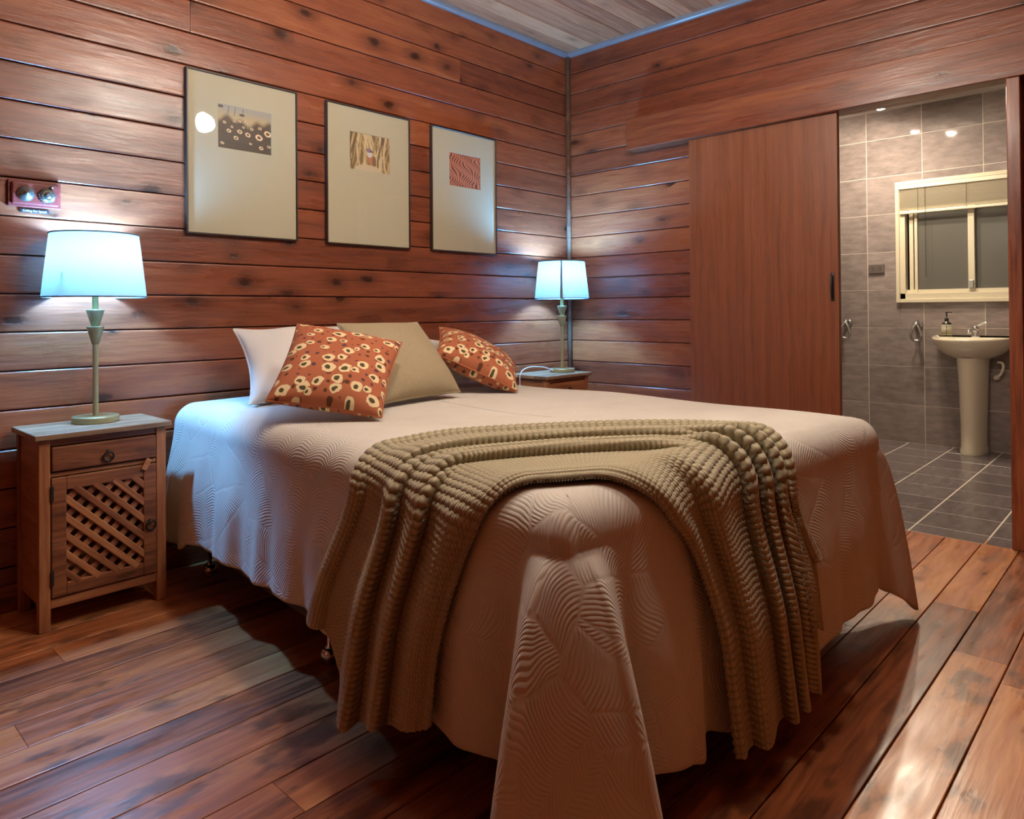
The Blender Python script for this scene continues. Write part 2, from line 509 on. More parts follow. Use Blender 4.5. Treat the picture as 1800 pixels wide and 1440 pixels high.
def floral_mat():
    t = NT('terracotta_floral_cotton'); uv = t.coord('UV')
    nz = t.n('ShaderNodeTexNoise'); t.l(uv, nz.inputs[0]); nz.inputs['Scale'].default_value = 44; nz.inputs['Detail'].default_value = 1
    dv = t.vmath('SCALE', t.vmath('SUBTRACT', nz.outputs['Color'], (.5, .5, .5))); dv.node.inputs['Scale'].default_value = .30
    p = t.vmath('ADD', t.mapping(uv, (17, 17, 1)), dv)
    v1 = t.voronoi(p, 1.0, dims='2D', rand=.8)
    s1 = t.n('ShaderNodeSeparateColor'); t.l(v1.outputs['Color'], s1.inputs[0])
    d = v1.outputs['Distance']
    r = t.maprange(s1.outputs[0], 0, 1, .18, .40)
    ang = t.vmath('SUBTRACT', p, v1.outputs['Position'])
    petal = t.math('LESS_THAN', d, r)
    heart = t.math('LESS_THAN', t.vmath('LENGTH', t.vmath('ADD', ang, (.05, .03, 0))), t.math('MULTIPLY', r, .46))
    p2 = t.vmath('ADD', t.mapping(uv, (29, 29, 1), loc=(3.3, 7.7, 0)), dv)
    v2 = t.voronoi(p2, 1.0, dims='2D', rand=.9)
    s2 = t.n('ShaderNodeSeparateColor'); t.l(v2.outputs['Color'], s2.inputs[0])
    spot = t.math('MULTIPLY', t.math('LESS_THAN', v2.outputs['Distance'], t.maprange(s2.outputs[1], 0, 1, .06, .26)),
                  t.math('GREATER_THAN', d, t.math('ADD', r, .07)))
    base = t.mix(t.noise(uv, 6, 2), srgb(166, 96, 68), srgb(178, 108, 78))
    scol = t.mix(t.math('GREATER_THAN', s2.outputs[0], .5), srgb(96, 62, 44), srgb(92, 64, 76))
    col = t.mix(spot, base, scol)
    col = t.mix(petal, col, srgb(226, 204, 162))
    col = t.mix(heart, col, srgb(84, 76, 50))
    wv = t.noise(t.mapping(uv, (160, 160, 1)), 2, 2)
    nrm = t.bump(wv, .2, .001)
    nrm = t.bump(t.noise(uv, 5, 2), .2, .012, nrm)
    return t.done(t.principled(col, .9, 0, .2, nrm))
M_FLORAL = floral_mat()

def print_mat():
    t = NT('photo_print_ink')
    a = t.n('ShaderNodeVertexColor'); a.layer_name = 'ink'
    n = t.noise(t.coord(), 200, 2)
    col = t.mix(t.math('MULTIPLY', n, .12), a.outputs[0], (.5, .4, .3))
    return t.done(t.principled(col, .5))
M_PRINT = print_mat()

# ------------------------------------------------------------------ room shell
CEIL = 2.80
XB, YB = -4.9, -4.4           # far ends of the bedroom behind the camera
_pm = {}
def plank_mesh(key, L, H, T=.018, bev=.005):
    k = (key, round(L, 3), round(H, 4))
    if k in _pm: return _pm[k]
    b = bev
    prof = [(T, 0), (b, 0), (b*.45, b*.15), (b*.12, b*.55), (0, b*1.2), (0, H-b*1.2), (b*.12, H-b*.55), (b*.45, H-b*.15), (b, H), (T, H)]
    bm = bmesh.new()
    A = [bm.verts.new((0, y, z)) for y, z in prof]; B = [bm.verts.new((L, y, z)) for y, z in prof]
    n = len(prof)
    for i in range(n):
        bm.faces.new((A[i], A[(i+1) % n], B[(i+1) % n], B[i]))
    bm.faces.new(A[::-1]); bm.faces.new(B)
    bmesh.ops.recalc_face_normals(bm, faces=bm.faces[:])
    me = bpy.data.meshes.new('plank'); bm.to_mesh(me); bm.free()
    _pm[k] = me
    return me

def plank(me, mat, parent, loc, rot):
    if not me.materials: me.materials.append(mat)
    o = bpy.data.objects.new('plank', me); link(o, parent)
    o.location = loc; o.rotation_euler = rot
    return o

PITCH_W = .139
wall_left = box('wall_left', XB, .1, .018, .10, 0, CEIL, M_DARK); wall_left['kind'] = 'structure'
for k in range(-5, 16):
    z0 = 2.100-PITCH_W*k - PITCH_W + .002
    H = PITCH_W-.004
    if z0 < 0: continue
    cuts = {-2: [-2.55], -3: [-2.55, -1.0], 0: [], 3: [-4.2], 8: [-3.9]}.get(k, [])
    xs = [XB]+cuts+[-.001]
    for a, b in zip(xs, xs[1:]):
        jit = random.uniform(-.0012, .0012)
        plank(plank_mesh('w', b-a-.0015, H), M_WALL, wall_left, (a, jit, z0), (0, 0, 0))

# right wall: solid body with the door opening
OP0, OP1, OPZ = -1.70, -2.50, 2.06
bm = bmesh.new()
add_box(bm, .018, .10, OP0, .1, 0, CEIL)
add_box(bm, .018, .10, OP1, OP0, OPZ, CEIL)
add_box(bm, .018, .10, YB, OP1, 0, CEIL)
wall_right = from_bm('wall_right', bm, M_PLASTER); wall_right['kind'] = 'structure'
for k in range(-5, 16):
    z0 = 2.100-PITCH_W*k - PITCH_W + .002
    H = PITCH_W-.004
    if z0 < 0 or z0 > CEIL-.02: continue
    segs = [(-.001, YB)] if z0 >= 2.05 else [(-.001, OP0+.02), (OP1-.05, YB)]
    for a, b in segs:
        L = a-b
        plank(plank_mesh('w', L, H), M_WALL, wall_right, (random.uniform(-.0012, .0012), a, z0), (0, 0, -PI/2))

# floor
floor = box('floor', XB, .02, YB, .02, -.06, -.019, M_DARK); floor['kind'] = 'structure'
FP = .1395
FEND = -.085
i0 = int((YB+2.387)/FP)-1
k = i0
while True:
    y0 = -2.387+FP*k
    if y0 > 0: break
    if y0 > YB:
        r_ = random.Random(k*13+5)
        FE = -.002 if y0 < -2.52 else (-.015 if y0 > OP0 else FEND)
        joints = [-4.9] + sorted([r_.uniform(-4.3, -2.9), r_.uniform(-2.2, -.9)]) + [FE]
        if k == -1: joints = [-4.9, -3.0, -.93, FE]
        for a, b in zip(joints, joints[1:]):
            plank(plank_mesh('f', b-a-.0015, FP-.003, bev=.0022), M_FLOOR, floor, (a, y0, r_.uniform(-.0008, .0004)), (-PI/2, 0, 0))
    k += 1

# ceiling
ceiling = box('ceiling', XB, .1, YB, .1, CEIL+.017, CEIL+.06, M_DARK); ceiling['kind'] = 'structure'
CP = .122
k = 0
while -CP*k > YB:
    y1 = -CP*k
    r_ = random.Random(k*7+1)
    joints = [XB, r_.uniform(-3.4, -1.6), -.001]
    for a, b in zip(joints, joints[1:]):
        plank(plank_mesh('c', b-a-.001, CP-.003, bev=.003), M_CEIL, ceiling, (a, y1, CEIL+r_.uniform(-.001, .001)), (PI/2, 0, 0))
    k += 1

# the two walls behind the viewer
wall_back = box('wall_back', XB-.1, .1, YB-.1, YB, 0, CEIL, M_WALL); wall_back['kind'] = 'structure'
wall_front = box('wall_front', XB-.1, XB, YB, .1, 0, CEIL, M_WALL); wall_front['kind'] = 'structure'

# mouldings
def quad_profile(name, L, r, mat, loc, rot):
    bm = bmesh.new()
    prof = [(0, 0), (-r, 0)] + [(-r*math.cos(a)*1.0, -r*math.sin(a)) for a in [PI/2*i/6 for i in range(1, 7)]]
    A = [bm.verts.new((0, y, z)) for y, z in prof]; B = [bm.verts.new((L, y, z)) for y, z in prof]
    n = len(prof)
    for i in range(n): bm.faces.new((A[i], A[(i+1) % n], B[(i+1) % n], B[i]))
    bm.faces.new(A[::-1]); bm.faces.new(B)
    o = from_bm(name, bm, mat, None, loc, rot); o['kind'] = 'structure'
    return o
quad_profile('trim_1', 4.9, .030, M_CORNICE, (XB, 0, CEIL), (0, 0, 0))
quad_profile('trim_2', 4.4, .030, M_CORNICE, (0, 0, CEIL), (0, 0, -PI/2))
o = lathe('trim_3', [(.017, .01), (.017, CEIL-.03)], M_POST, n=20, cap=True, loc=(-.014, -.014, 0)); o['kind'] = 'structure'
bb = box('baseboard_left', XB, -.001, -.014, .0, 0, .092, M_JAMB, bev=.004); bb['kind'] = 'structure'
bb = box('baseboard_right', -.014, 0, OP0+.03, -.016, 0, .092, M_JAMB, bev=.004); bb['kind'] = 'structure'
bb = box('baseboard_right', -.014, 0, YB, -2.556, 0, .092, M_JAMB, bev=.004); bb['kind'] = 'structure'
# pelmet over the sliding door, jamb post
o = box('trim_4', 0, 2.41, -.095, -.001, 2.045, 2.236, M_PELMET, bev=.004, loc=(0, -.535, 0), rot=(0, 0, -PI/2)); o['kind'] = 'structure'
o = box('trim_5', 0, 2.042, -.025, .025, -.055, .04, M_JAMB, bev=.003, loc=(-.055, -2.527, .001), rot=(0, -PI/2, 0)); o['kind'] = 'structure'
# sliding door
door = structure('door_1', (-.042, -.948, .012))
box('door_panel', 0, 2.04, -.836, 0, -.0175, .0175, M_DOOR, door, bev=.002, rot=(0, -PI/2, 0))
bm = bmesh.new()
add_tube(bm, smooth_pts([(-.0175, -.806, 1.09), (-.030, -.806, 1.10), (-.036, -.806, 1.13), (-.036, -.806, 1.165), (-.030, -.806, 1.195), (-.0175, -.806, 1.205)], 4), .0055, 8)
add_box(bm, -.021, -.017, -.815, -.797, 1.075, 1.22, .0015)
from_bm('door_handle', bm, M_BLACK, door, smooth=True)['label'] = 'dark pull handle near the edge of the door'

# ------------------------------------------------------------------ bathroom beyond the opening
BX, BY0, BY1, BZ = 2.35, -.35, -3.30, 2.62
floor2 = box('floor_bathroom', FEND+.001, BX, BY1, BY0, -.05, -.0012, M_GROUT); floor2['kind'] = 'structure'
_tm = {}
def tile(name, a, b, T, mat, parent, loc, rot):
    k = (name, round(a, 3), round(b, 3))
    if k not in _tm:
        bm = bmesh.new(); add_box(bm, 0, a, 0, T, 0, b, .0012, 1)
        me = bpy.data.meshes.new(name); bmesh.ops.recalc_face_normals(bm, faces=bm.faces[:]); bm.to_mesh(me); bm.free()
        me.materials.append(mat); _tm[k] = me
    o = bpy.data.objects.new('tile', _tm[k]); link(o, parent); o.location = loc; o.rotation_euler = rot
    return o
G = .0035
xl = [FEND+.002]+[.06+.292*i for i in range(0, 9)]
xl = [x for x in xl if x < BX]+[BX]
yl = [-1.485-.3045*i for i in range(-4, 7)]
yl = sorted([y for y in yl if BY1 < y < BY0]+[BY1, BY0])
for xa, xb in zip(xl, xl[1:]):
    for ya, yb in zip(yl, yl[1:]):
        a, b = ya, yb
        if xa < .05:
            a, b = max(a, OP1-.0), min(b, OP0)
        if b-a < .02: continue
        tile('floor_tile', xb-xa-2*G, b-a-2*G, .008, M_FTILE, floor2, (xa+G, a+G, 0), (-PI/2, 0, 0))

WY = [-.4*i for i in range(1, 9)]
wall_bath = structure('wall_bathroom')
bm = bmesh.new()
W0, W1, WZ0, WZ1 = -1.44, -2.62, 1.118, 2.005     # window hole
add_box(bm, BX, BX+.02, W0, BY0, -.05, BZ)
add_box(bm, BX, BX+.02, BY1, W1, -.05, BZ)
add_box(bm, BX, BX+.02, W1, W0, -.05, WZ0)
add_box(bm, BX, BX+.02, W1, W0, WZ1, BZ)
from_bm('grout_bed', bm, M_GROUT, wall_bath)
ys = sorted([y for y in WY if BY1 < y < BY0]+[BY1, BY0], reverse=True)
zs = [0.0]+[.30*i-.005 for i in range(1, 9)]+[BZ]
def sub(r, h):
    (a, b, c, d), (e, f, g, i) = r, h          # y0<y1, z0<z1
    if e >= b or f <= a or g >= d or i <= c: return [r]
    o_ = []
    if e > a: o_.append((a, e, c, d))
    if f < b: o_.append((f, b, c, d))
    m0, m1 = max(a, e), min(b, f)
    if g > c: o_.append((m0, m1, c, g))
    if i < d: o_.append((m0, m1, i, d))
    return o_
for ya, yb in zip(ys, ys[1:]):
    for za, zb in zip(zs, zs[1:]):
        for (a, b, c, d) in sub((yb+.002, ya-.002, za+.002, zb-.002), (W1, W0, WZ0, WZ1)):
            if b-a < .01 or d-c < .01: continue
            # local x -> world -y, local z up, front (local -y side) facing -x
            tile('wall_tile', b-a, d-c, .007, M_WTILE, wall_bath, (BX-.0015, b, c), (0, 0, -PI/2))
c2 = box('ceiling_bathroom', .1, BX+.02, BY1, BY0, BZ, BZ+.03, M_PLASTER); c2['kind'] = 'structure'
w2 = box('wall_bathroom_left', .1, BX+.02, BY0, BY0+.03, 0, BZ, M_WTILE); w2['kind'] = 'structure'
w3 = box('wall_bathroom_right', .1, BX+.02, BY1-.03, BY1, 0, BZ, M_WTILE); w3['kind'] = 'structure'

# window
win = structure('window_1', (BX, W0, WZ0))
def wbox(name, y0, y1, z0, z1, x0, x1, mat, parent=None, bev=.003):
    return box(name, x0, x1, min(y0, y1), max(y0, y1), z0, z1, mat, parent or win, bev=bev)
# local coordinates: y negative to the right, z up from the sill
HW, HH = W1-W0, WZ1-WZ0
fr = wbox('window_frame', 0, 0, 0, 0, 0, 0, M_ALU) if False else None
bm = bmesh.new()
add_box(bm, -.028, .07, 0-.0, .026, -.028, HH+.028, .003)
add_box(bm, -.028, .07, HW-.026, HW, -.028, HH+.028, .003)
add_box(bm, -.028, .07, HW, 0, -.028, .0, .003)
add_box(bm, -.028, .07, HW, 0, HH, HH+.028, .003)
add_box(bm, -.012, .07, -.038, 0, 0, HH, .002)
add_box(bm, -.012, .07, HW, 0, 0, .045, .002)
from_bm('window_frame', bm, M_ALU, win)
bm = bmesh.new()
add_box(bm, .018, .05, -.088, -.060, .045, HH, .002)
add_box(bm, .010, .045, -.118, -.098, .045, HH, .002)
add_box(bm, .016, .045, HW, -.036, .045, .072, .002)
from_bm('sash_track', bm, M_ALU, win)
wbox('sash', -.455, -.497, .06, HH, .004, .04, M_ALU)
lt = wbox('latch', -.462, -.490, .075, .135, -.012, .006, M_STEEL); lt['label'] = 'metal latch low on the sash'
wbox('pane', -.118, -.46, .07, HH, .030, .034, M_PANE, bev=0)
wbox('pane', -.49, HW, .07, HH, .040, .044, M_PANE, bev=0)
outside = box('night_backdrop', 0, .02, HW-.3, .3, -.3, HH+.3, M_DARK, win, loc=(.6, 0, 0))
# blind
bl = thing('venetian_blind', 'cream venetian blind drawn up at the top of the bathroom window', 'blind', (BX-.0, W0, WZ1))
box('headrail', -.036, -.002, HW, -.002, -.032, -.003, M_WHITE, bl, bev=.003)
bm = bmesh.new()
for i in range(15):
    z = -.042-.0105*i
    rot = Matrix.Translation((-.019, 0, z)) @ Matrix.Rotation(R(52), 4, 'Y') @ Matrix.Translation((.019, 0, -z))
    add_box(bm, -.031, -.007, HW+.005, -.006, z-.0006, z+.0006, 0, 2, rot)
o = from_bm('slat_stack', bm, M_WHITE, bl); o['kind'] = 'stuff'
box('bottom_rail', -.030, -.008, HW+.005, -.006, -.226, -.204, M_WHITE, bl, bev=.004)
for y in (-.135, -.455, -.95):
    tube('ladder_cord', [(-.032, y, -.03), (-.034, y, -.21)], .0012, M_PLASTIC, bl, 6)
tube('pull_wand', [(-.036, -.185, -.03), (-.037, -.187, -.72)], .0025, M_WINGLASS, bl, 6)

# basin, pedestal, tap
BC = -1.935
def oval(n, a, b, x0, back):
    """half-ellipse plan: flat at x=back, bulging to x=x0-side; a = half width (y), b = depth"""
    pts = []
    for i in range(n):
        t = -PI/2 + PI*i/(n-1)
        yy = math.copysign(abs(math.sin(t))**.85, math.sin(t))
        pts.append((back - b*abs(math.cos(t))**.8, a*yy))
    return pts
basin = thing('pedestal_basin', 'white ceramic wash basin on a tall pedestal in the tiled bathroom', 'basin', (BX-.008, BC, 0))
rings = []
bowl = [(.098, .21, .672), (.13, .265, .684), (.185, .335, .715), (.225, .385, .755), (.248, .408, .79), (.255, .415, .812), (.255, .415, .822), (.250, .410, .827), (.240, .398, .827), (.228, .372, .815)]
bm = bmesh.new(); vr = []
for a, b, z in bowl:
    vr.append([bm.verts.new((x, y, z + (.014*(1+ x/.41) if z > .8 else 0))) for x, y in oval(40, a, b, 0, 0)])
for A, B in zip(vr, vr[1:]):
    for i in range(39): bm.faces.new((A[i], A[i+1], B[i+1], B[i]))
    bm.faces.new((A[-1], A[0], B[0], B[-1]))
bm.faces.new(vr[0])
# bowl interior
ins = []
for s, z in ((.86, .80), (.7, .745), (.45, .72), (.15, .712)):
    ins.append([bm.verts.new((-.20+(x+.20)*s, y*s, z)) for x, y in oval(40, .228, .372, 0, -.05)])
prev = vr[-1]
for B in ins:
    for i in range(39): bm.faces.new((prev[i], prev[i+1], B[i+1], B[i]))
    bm.faces.new((prev[-1], prev[0], B[0], B[-1])); prev = B
bm.faces.new(prev)
from_bm('bowl', bm, M_CERAMIC, basin, smooth=True)
bm = bmesh.new(); vr = []
for a, b, z in [(.084, .250, 0), (.086, .252, .02), (.079, .243, .05), (.079, .243, .2), (.086, .25, .45), (.094, .262, .62), (.1, .27, .69)]:
    vr.append([bm.verts.new((x, y, z)) for x, y in oval(28, a, b, 0, -.1 if False else -.02)])
for A, B in zip(vr, vr[1:]):
    for i in range(27): bm.faces.new((A[i], A[i+1], B[i+1], B[i]))
    bm.faces.new((A[-1], A[0], B[0], B[-1]))
from_bm('pedestal', bm, M_CERAMIC, basin, smooth=True)
lathe('waste', [(.0, .7135), (.02, .7135), (.02, .716), (.0, .716)], M_CHROME, basin, 20, loc=(-.2, 0, 0))
tap = thing('mixer_tap', 'chrome lever mixer tap on the back of the basin', 'tap', (BX-.10, BC-.02, .834))
bm = bmesh.new()
add_lathe(bm, [(.0, 0), (.026, 0), (.026, .006), (.021, .012), (.020, .055), (.023, .062), (.018, .08), (.0, .085)], 24)
from_bm('tap_body', bm, M_CHROME, tap, smooth=True)
tube('spout', smooth_pts([(-.01, 0, .045), (-.05, .012, .052), (-.095, .022, .045), (-.105, .024, .030)], 6), [.016]*7+[.013]*8+[.011]*4, M_CHROME, tap, 12)
tube('lever', smooth_pts([(0, 0, .078), (-.005, -.03, .094), (-.008, -.075, .108)], 5), [.013, .012, .011, .010, .009, .009, .009, .008, .008, .007, .006], M_CHROME, tap, 10)
# soap
soap = thing('soap_dispenser', 'dark pump bottle with a cream label standing on the basin', 'soap bottle', (BX-.165, -1.787, .838))
lathe('bottle', [(0, 0), (.030, 0), (.033, .004), (.033, .088), (.028, .1), (.014, .108), (.012, .116), (0, .116)], M_PLASTIC, soap, 28)
lathe('paper_label', [(.0335, .010), (.0338, .010), (.0338, .086), (.0335, .086)], M_MAT, soap, 28)
bm = bmesh.new()
for z in (.022, .070, .077): add_lathe(bm, [(.0341, z), (.0341, z+.0022)], 28)
add_box(bm, -.0353, -.0335, -.006, -.0035, .012, .084)
from_bm('label_stripes', bm, M_LABEL, soap)
bm = bmesh.new()
add_lathe(bm, [(.0, .114), (.0135, .114), (.0135, .135), (.006, .138), (.0045, .14), (.0045, .17), (.009, .172), (.009, .18), (.0, .181)], 20)
add_tube(bm, [(0, 0, .176), (0, -.030, .178), (0, -.034, .172)], .004, 8)
from_bm('pump', bm, M_PLASTIC, soap, smooth=True)
# pipework behind the pedestal
pw = thing('water_pipe', 'white curved water pipe with a valve beside the pedestal', 'pipe', (BX-.008, BC-.15, .45))
tube('hose', smooth_pts([(-.06, .005, .205), (-.06, -.022, .20), (-.06, -.03, .17), (-.055, -.012, .12), (-.05, .01, .10)], 6), .009, M_WHITE, pw, 10)
bm = bmesh.new()
add_lathe(bm, [(0, 0), (.02, 0), (.02, .02), (.012, .03), (.012, .05), (0, .05)], 20)
o = from_bm('valve', bm, M_WHITE, pw, smooth=True, loc=(-.0, .018, .09), rot=(0, -PI/2, 0))
# wall socket
so = thing('double_socket', 'grey double power socket on the bathroom tiles left of the window', 'socket', (BX-.007, -1.271, 1.363))
box('socket_plate', -.009, 0, -.058, .058, -.036, .036, M_OUTLET, so, bev=.003)
for yy in (-.026, .026):
    box('rocker', -.012, -.008, yy-.007, yy+.007, .008, .024, M_OUTLET, so, bev=.001)
    bm = bmesh.new()
    add_box(bm, -.0098, -.0088, yy-.008, yy-.005, -.012, -.003); add_box(bm, -.0098, -.0088, yy+.005, yy+.008, -.012, -.003); add_box(bm, -.0098, -.0088, yy-.0015, yy+.0015, -.024, -.015)
    from_bm('socket_holes', bm, M_BLACK, so)
# robe hooks
for yy, zz, lab in ((-1.050, .930, 'chrome towel hook on the tiles close to the sliding door'), (-1.565, .920, 'chrome towel hook on the tiles left of the basin')):
    h = thing('towel_hook', lab, 'hook', (BX-.007, yy, zz), 0, 'chrome hooks on the bathroom tiles')
    lathe('rose', [(0, 0), (.030, 0), (.030, .007), (.024, .014), (0, .014)], M_STEEL, h, 24, rot=(0, -PI/2, 0))
    tube('arm', smooth_pts([(-.01, 0, .01), (-.045, 0, .022), (-.075, 0, .0)], 5), .015, M_STEEL, h, 12)
    bm = bmesh.new()
    add_tube(bm, smooth_pts([(-.075, 0, .01), (-.085, .022, -.03), (-.085, .034, -.085), (-.075, .020, -.118), (-.07, -.020, -.118), (-.08, -.034, -.085), (-.08, -.022, -.03), (-.075, 0, .01)], 5), .010, 8)
    from_bm('loop', bm, M_STEEL, h, smooth=True)
# ceiling fitting in the bathroom (out of the picture, mirrored in the tiles)
bf = thing('bathroom_light', 'two bulb bathroom ceiling light mirrored in the upper wall tiles', 'ceiling light', (1.735, -1.545, BZ))
box('light_bar', -.2, .2, -.03, .03, -.025, 0, M_CHROME, bf, bev=.004, rot=(0, 0, R(-38)))
for b in BATH_POS:
    bm = bmesh.new(); bmesh.ops.create_uvsphere(bm, u_segments=16, v_segments=10, radius=.032)
    from_bm('bulb', bm, M_WARMBULB, bf, smooth=True, loc=Vector((b.x, b.y, b.z))-Vector((1.735, -1.545, BZ)))
    dv_ = Vector((-.45, .22, -.86)).normalized()
    q = dv_.to_track_quat('Z', 'Y').to_euler()
    bm = bmesh.new(); add_lathe(bm, [(.012, -.078), (.030, -.070), (.046, .006), (.044, .006), (.028, -.066), (.0, -.072)], 24)
    from_bm('spot_cup', bm, M_CHROME, bf, smooth=True, loc=b-Vector((1.735, -1.545, BZ)), rot=q)  # unseen cup, added to keep the bulb's light off the upper wall
    tube('stem', [b-Vector((1.735, -1.545, BZ))-dv_*.07, Vector((b.x-1.735, b.y+1.545, -.012))], .006, M_CHROME, bf, 8)

# ------------------------------------------------------------------ pictures
def paint_flowers(U, V):
    H = np.zeros(U.shape+(3,))
    sky = np.array(srgb(150, 148, 140)); tan = np.array(srgb(176, 156, 116)); gnd = np.array(srgb(72, 54, 34)); dk = np.array(srgb(44, 36, 26))
    n = .06*np.sin(9*U+3)+.05*np.sin(23*U+1)
    t = np.clip((V-.62+n)/.12, 0, 1)[..., None]
    H[:] = gnd*(1-t)+tan*t
    t2 = np.clip((V-.74)/.2, 0, 1)[..., None]; H = H*(1-t2)+sky*t2
    tx = (np.sin(61*U+40*V)*np.sin(47*V-33*U)+1)/2
    low = np.clip((.66-V)/.1, 0, 1)
    H = H*(1-.55*(low*tx)[..., None])
    b = np.clip((.35-V)/.35, 0, 1)[..., None]*.5; H = H*(1-b)+dk*b
    for cx, cy, r in ((.20, .42, .05), (.40, .44, .055), (.33, .28, .055), (.55, .40, .06), (.76, .38, .085), (.93, .50, .085), (.80, .14, .05), (.12, .60, .035), (.30, .66, .03), (.40, .68, .03), (.52, .69, .035), (.78, .60, .04), (.62, .55, .04), (.26, .52, .03), (.47, .56, .03), (.95, .2, .04), (.08, .12, .04), (.6, .2, .03)):
        d = np.sqrt(((U-cx)*1.25)**2+((V-cy)*1.25)**2+.5*(U-cx)*(V-cy))
        ring = (d < r) & (d > r*.45); core = d <= r*.5
        H[ring] = srgb(226, 196, 156); H[core] = srgb(70, 44, 32)
    for cx in (.18, .3, .45): H[(np.abs(U-cx-.1*(V-.8)) < .008) & (V > .78)] = srgb(110, 108, 100)
    H[(np.abs(U-.05) < .05) & (np.abs(V-.95) < .03)] = srgb(60, 52, 44)
    H[(((U-.44)/.05)**2+((V-.83)/.03)**2) < 1] = srgb(50, 42, 34)
    return H
def paint_bird(U, V):
    H = np.zeros(U.shape+(3,)); H[:] = srgb(120, 98, 66)
    r = np.random.default_rng(3)
    for i in range(70):
        x0, sl, wd = r.uniform(-.2, 1.2), r.uniform(-.35, .35), r.uniform(.008, .03)
        c = np.array(srgb(*[(196, 172, 126), (170, 146, 100), (84, 66, 42), (216, 196, 154)][i % 4]))
        m = np.abs(U-x0-sl*(V-.5)-.03*np.sin(5*V+i)) < wd
        H[m] = H[m]*.25+c*.75
    d = ((U-.53+.25*(V-.33))/.105)**2+((V-.33)/.18)**2; H[d < 1] = srgb(172, 118, 80)
    d = ((U-.60)/.05)**2+((V-.28)/.16)**2; H[d < 1] = srgb(120, 92, 70)
    d = ((U-.49)/.065)**2+((V-.46)/.075)**2; H[d < 1] = srgb(196, 196, 198)
    d = ((U-.475)/.07)**2+((V-.575)/.06)**2; H[d < 1] = srgb(134, 112, 138)
    d = ((U-.53)/.05)**2+((V-.545)/.016)**2; H[d < 1] = srgb(44, 38, 46)
    d = ((U-.40)/.03)**2+((V-.565)/.010)**2; H[d < 1] = srgb(48, 42, 40)
    d = ((U-.46)/.34)**2+((V-.02)/.16)**2; H[d < 1] = np.array(srgb(192, 178, 150))
    return H
def paint_ripples(U, V):
    ph = 72*(U+.22*V+.05*np.sin(7*V+2)+.06*np.sin(4*U-9*V)+.03*np.sin(17*V+9*U))
    s = np.sin(ph)*.5+.5
    s = np.clip(s*1.6-.2+.25*np.sin(11*U+19*V), 0, 1)[..., None]
    return np.array(srgb(112, 48, 32))*(1-s)+np.array(srgb(196, 122, 88))*s

def picture(xl, xr, z0, z1, pr, fn, label):
    W, Hh = xr-xl, z1-z0
    t = thing('framed_picture', label, 'picture', (xl, -.001, z0), 0, 'three framed photographs over the bed')
    f = .007; D = .022
    bm = bmesh.new()
    add_box(bm, 0, f, -D, 0, 0, Hh, .001, 1); add_box(bm, W-f, W, -D, 0, 0, Hh, .001, 1)
    add_box(bm, f, W-f, -D, 0, 0, f, .001, 1); add_box(bm, f, W-f, -D, 0, Hh-f, Hh, .001, 1)
    from_bm('frame', bm, M_FRAME, t)
    # mount with a bevelled window
    a, b, c, d = pr[0]-xl, pr[1]-xl, pr[2]-z0, pr[3]-z0
    bm = bmesh.new()
    e = .002
    o = [(f, f), (W-f, f), (W-f, Hh-f), (f, Hh-f)]; i_ = [(a, c), (b, c), (b, d), (a, d)]; j_ = [(a+e, c+e), (b-e, c+e), (b-e, d-e), (a+e, d-e)]
    OV = [bm.verts.new((x, -D+.008, z)) for x, z in o]; IV = [bm.verts.new((x, -D+.008, z)) for x, z in i_]; JV = [bm.verts.new((x, -D+.0105, z)) for x, z in j_]
    for k in range(4):
        bm.faces.new((OV[k], OV[(k+1) % 4], IV[(k+1) % 4], IV[k])); bm.faces.new((IV[k], IV[(k+1) % 4], JV[(k+1) % 4], JV[k]))
    mo = from_bm('mount', bm, M_MAT, t)
    nu, nv = 110, 86
    uu, vv = np.meshgrid(np.linspace(0, 1, nu), np.linspace(0, 1, nv), indexing='ij')
    P = np.stack([a+uu*(b-a), np.full_like(uu, -D+.011), c+vv*(d-c)], -1)
    g = grid_mesh('photo_print', P, M_PRINT, t, smooth=False)
    colr = np.clip(fn(uu, vv), 0, 1); colr = np.concatenate([colr, np.ones(colr.shape[:2]+(1,))], -1)
    at = g.data.color_attributes.new('ink', 'FLOAT_COLOR', 'POINT')
    at.data.foreach_set('color', colr.reshape(-1).astype(np.float32))
    box('glass', f, W-f, -D+.003, -D+.005, f, Hh-f, M_GLASS, t)
    return t
picture(-2.577, -2.062, 1.387, 2.088, (-2.440, -2.190, 1.770, 1.961), paint_flowers, 'framed photo of pale flowers with a cream mount, nearest the left lamp')
picture(-1.905, -1.389, 1.387, 2.088, (-1.768, -1.518, 1.771, 1.962), paint_bird, 'framed photo of a small bird among reeds, between two other frames')
picture(-1.237, -.722, 1.390, 2.090, (-1.100, -.853, 1.770, 1.962), paint_ripples, 'framed photo of rust red ripples, nearest the room corner')

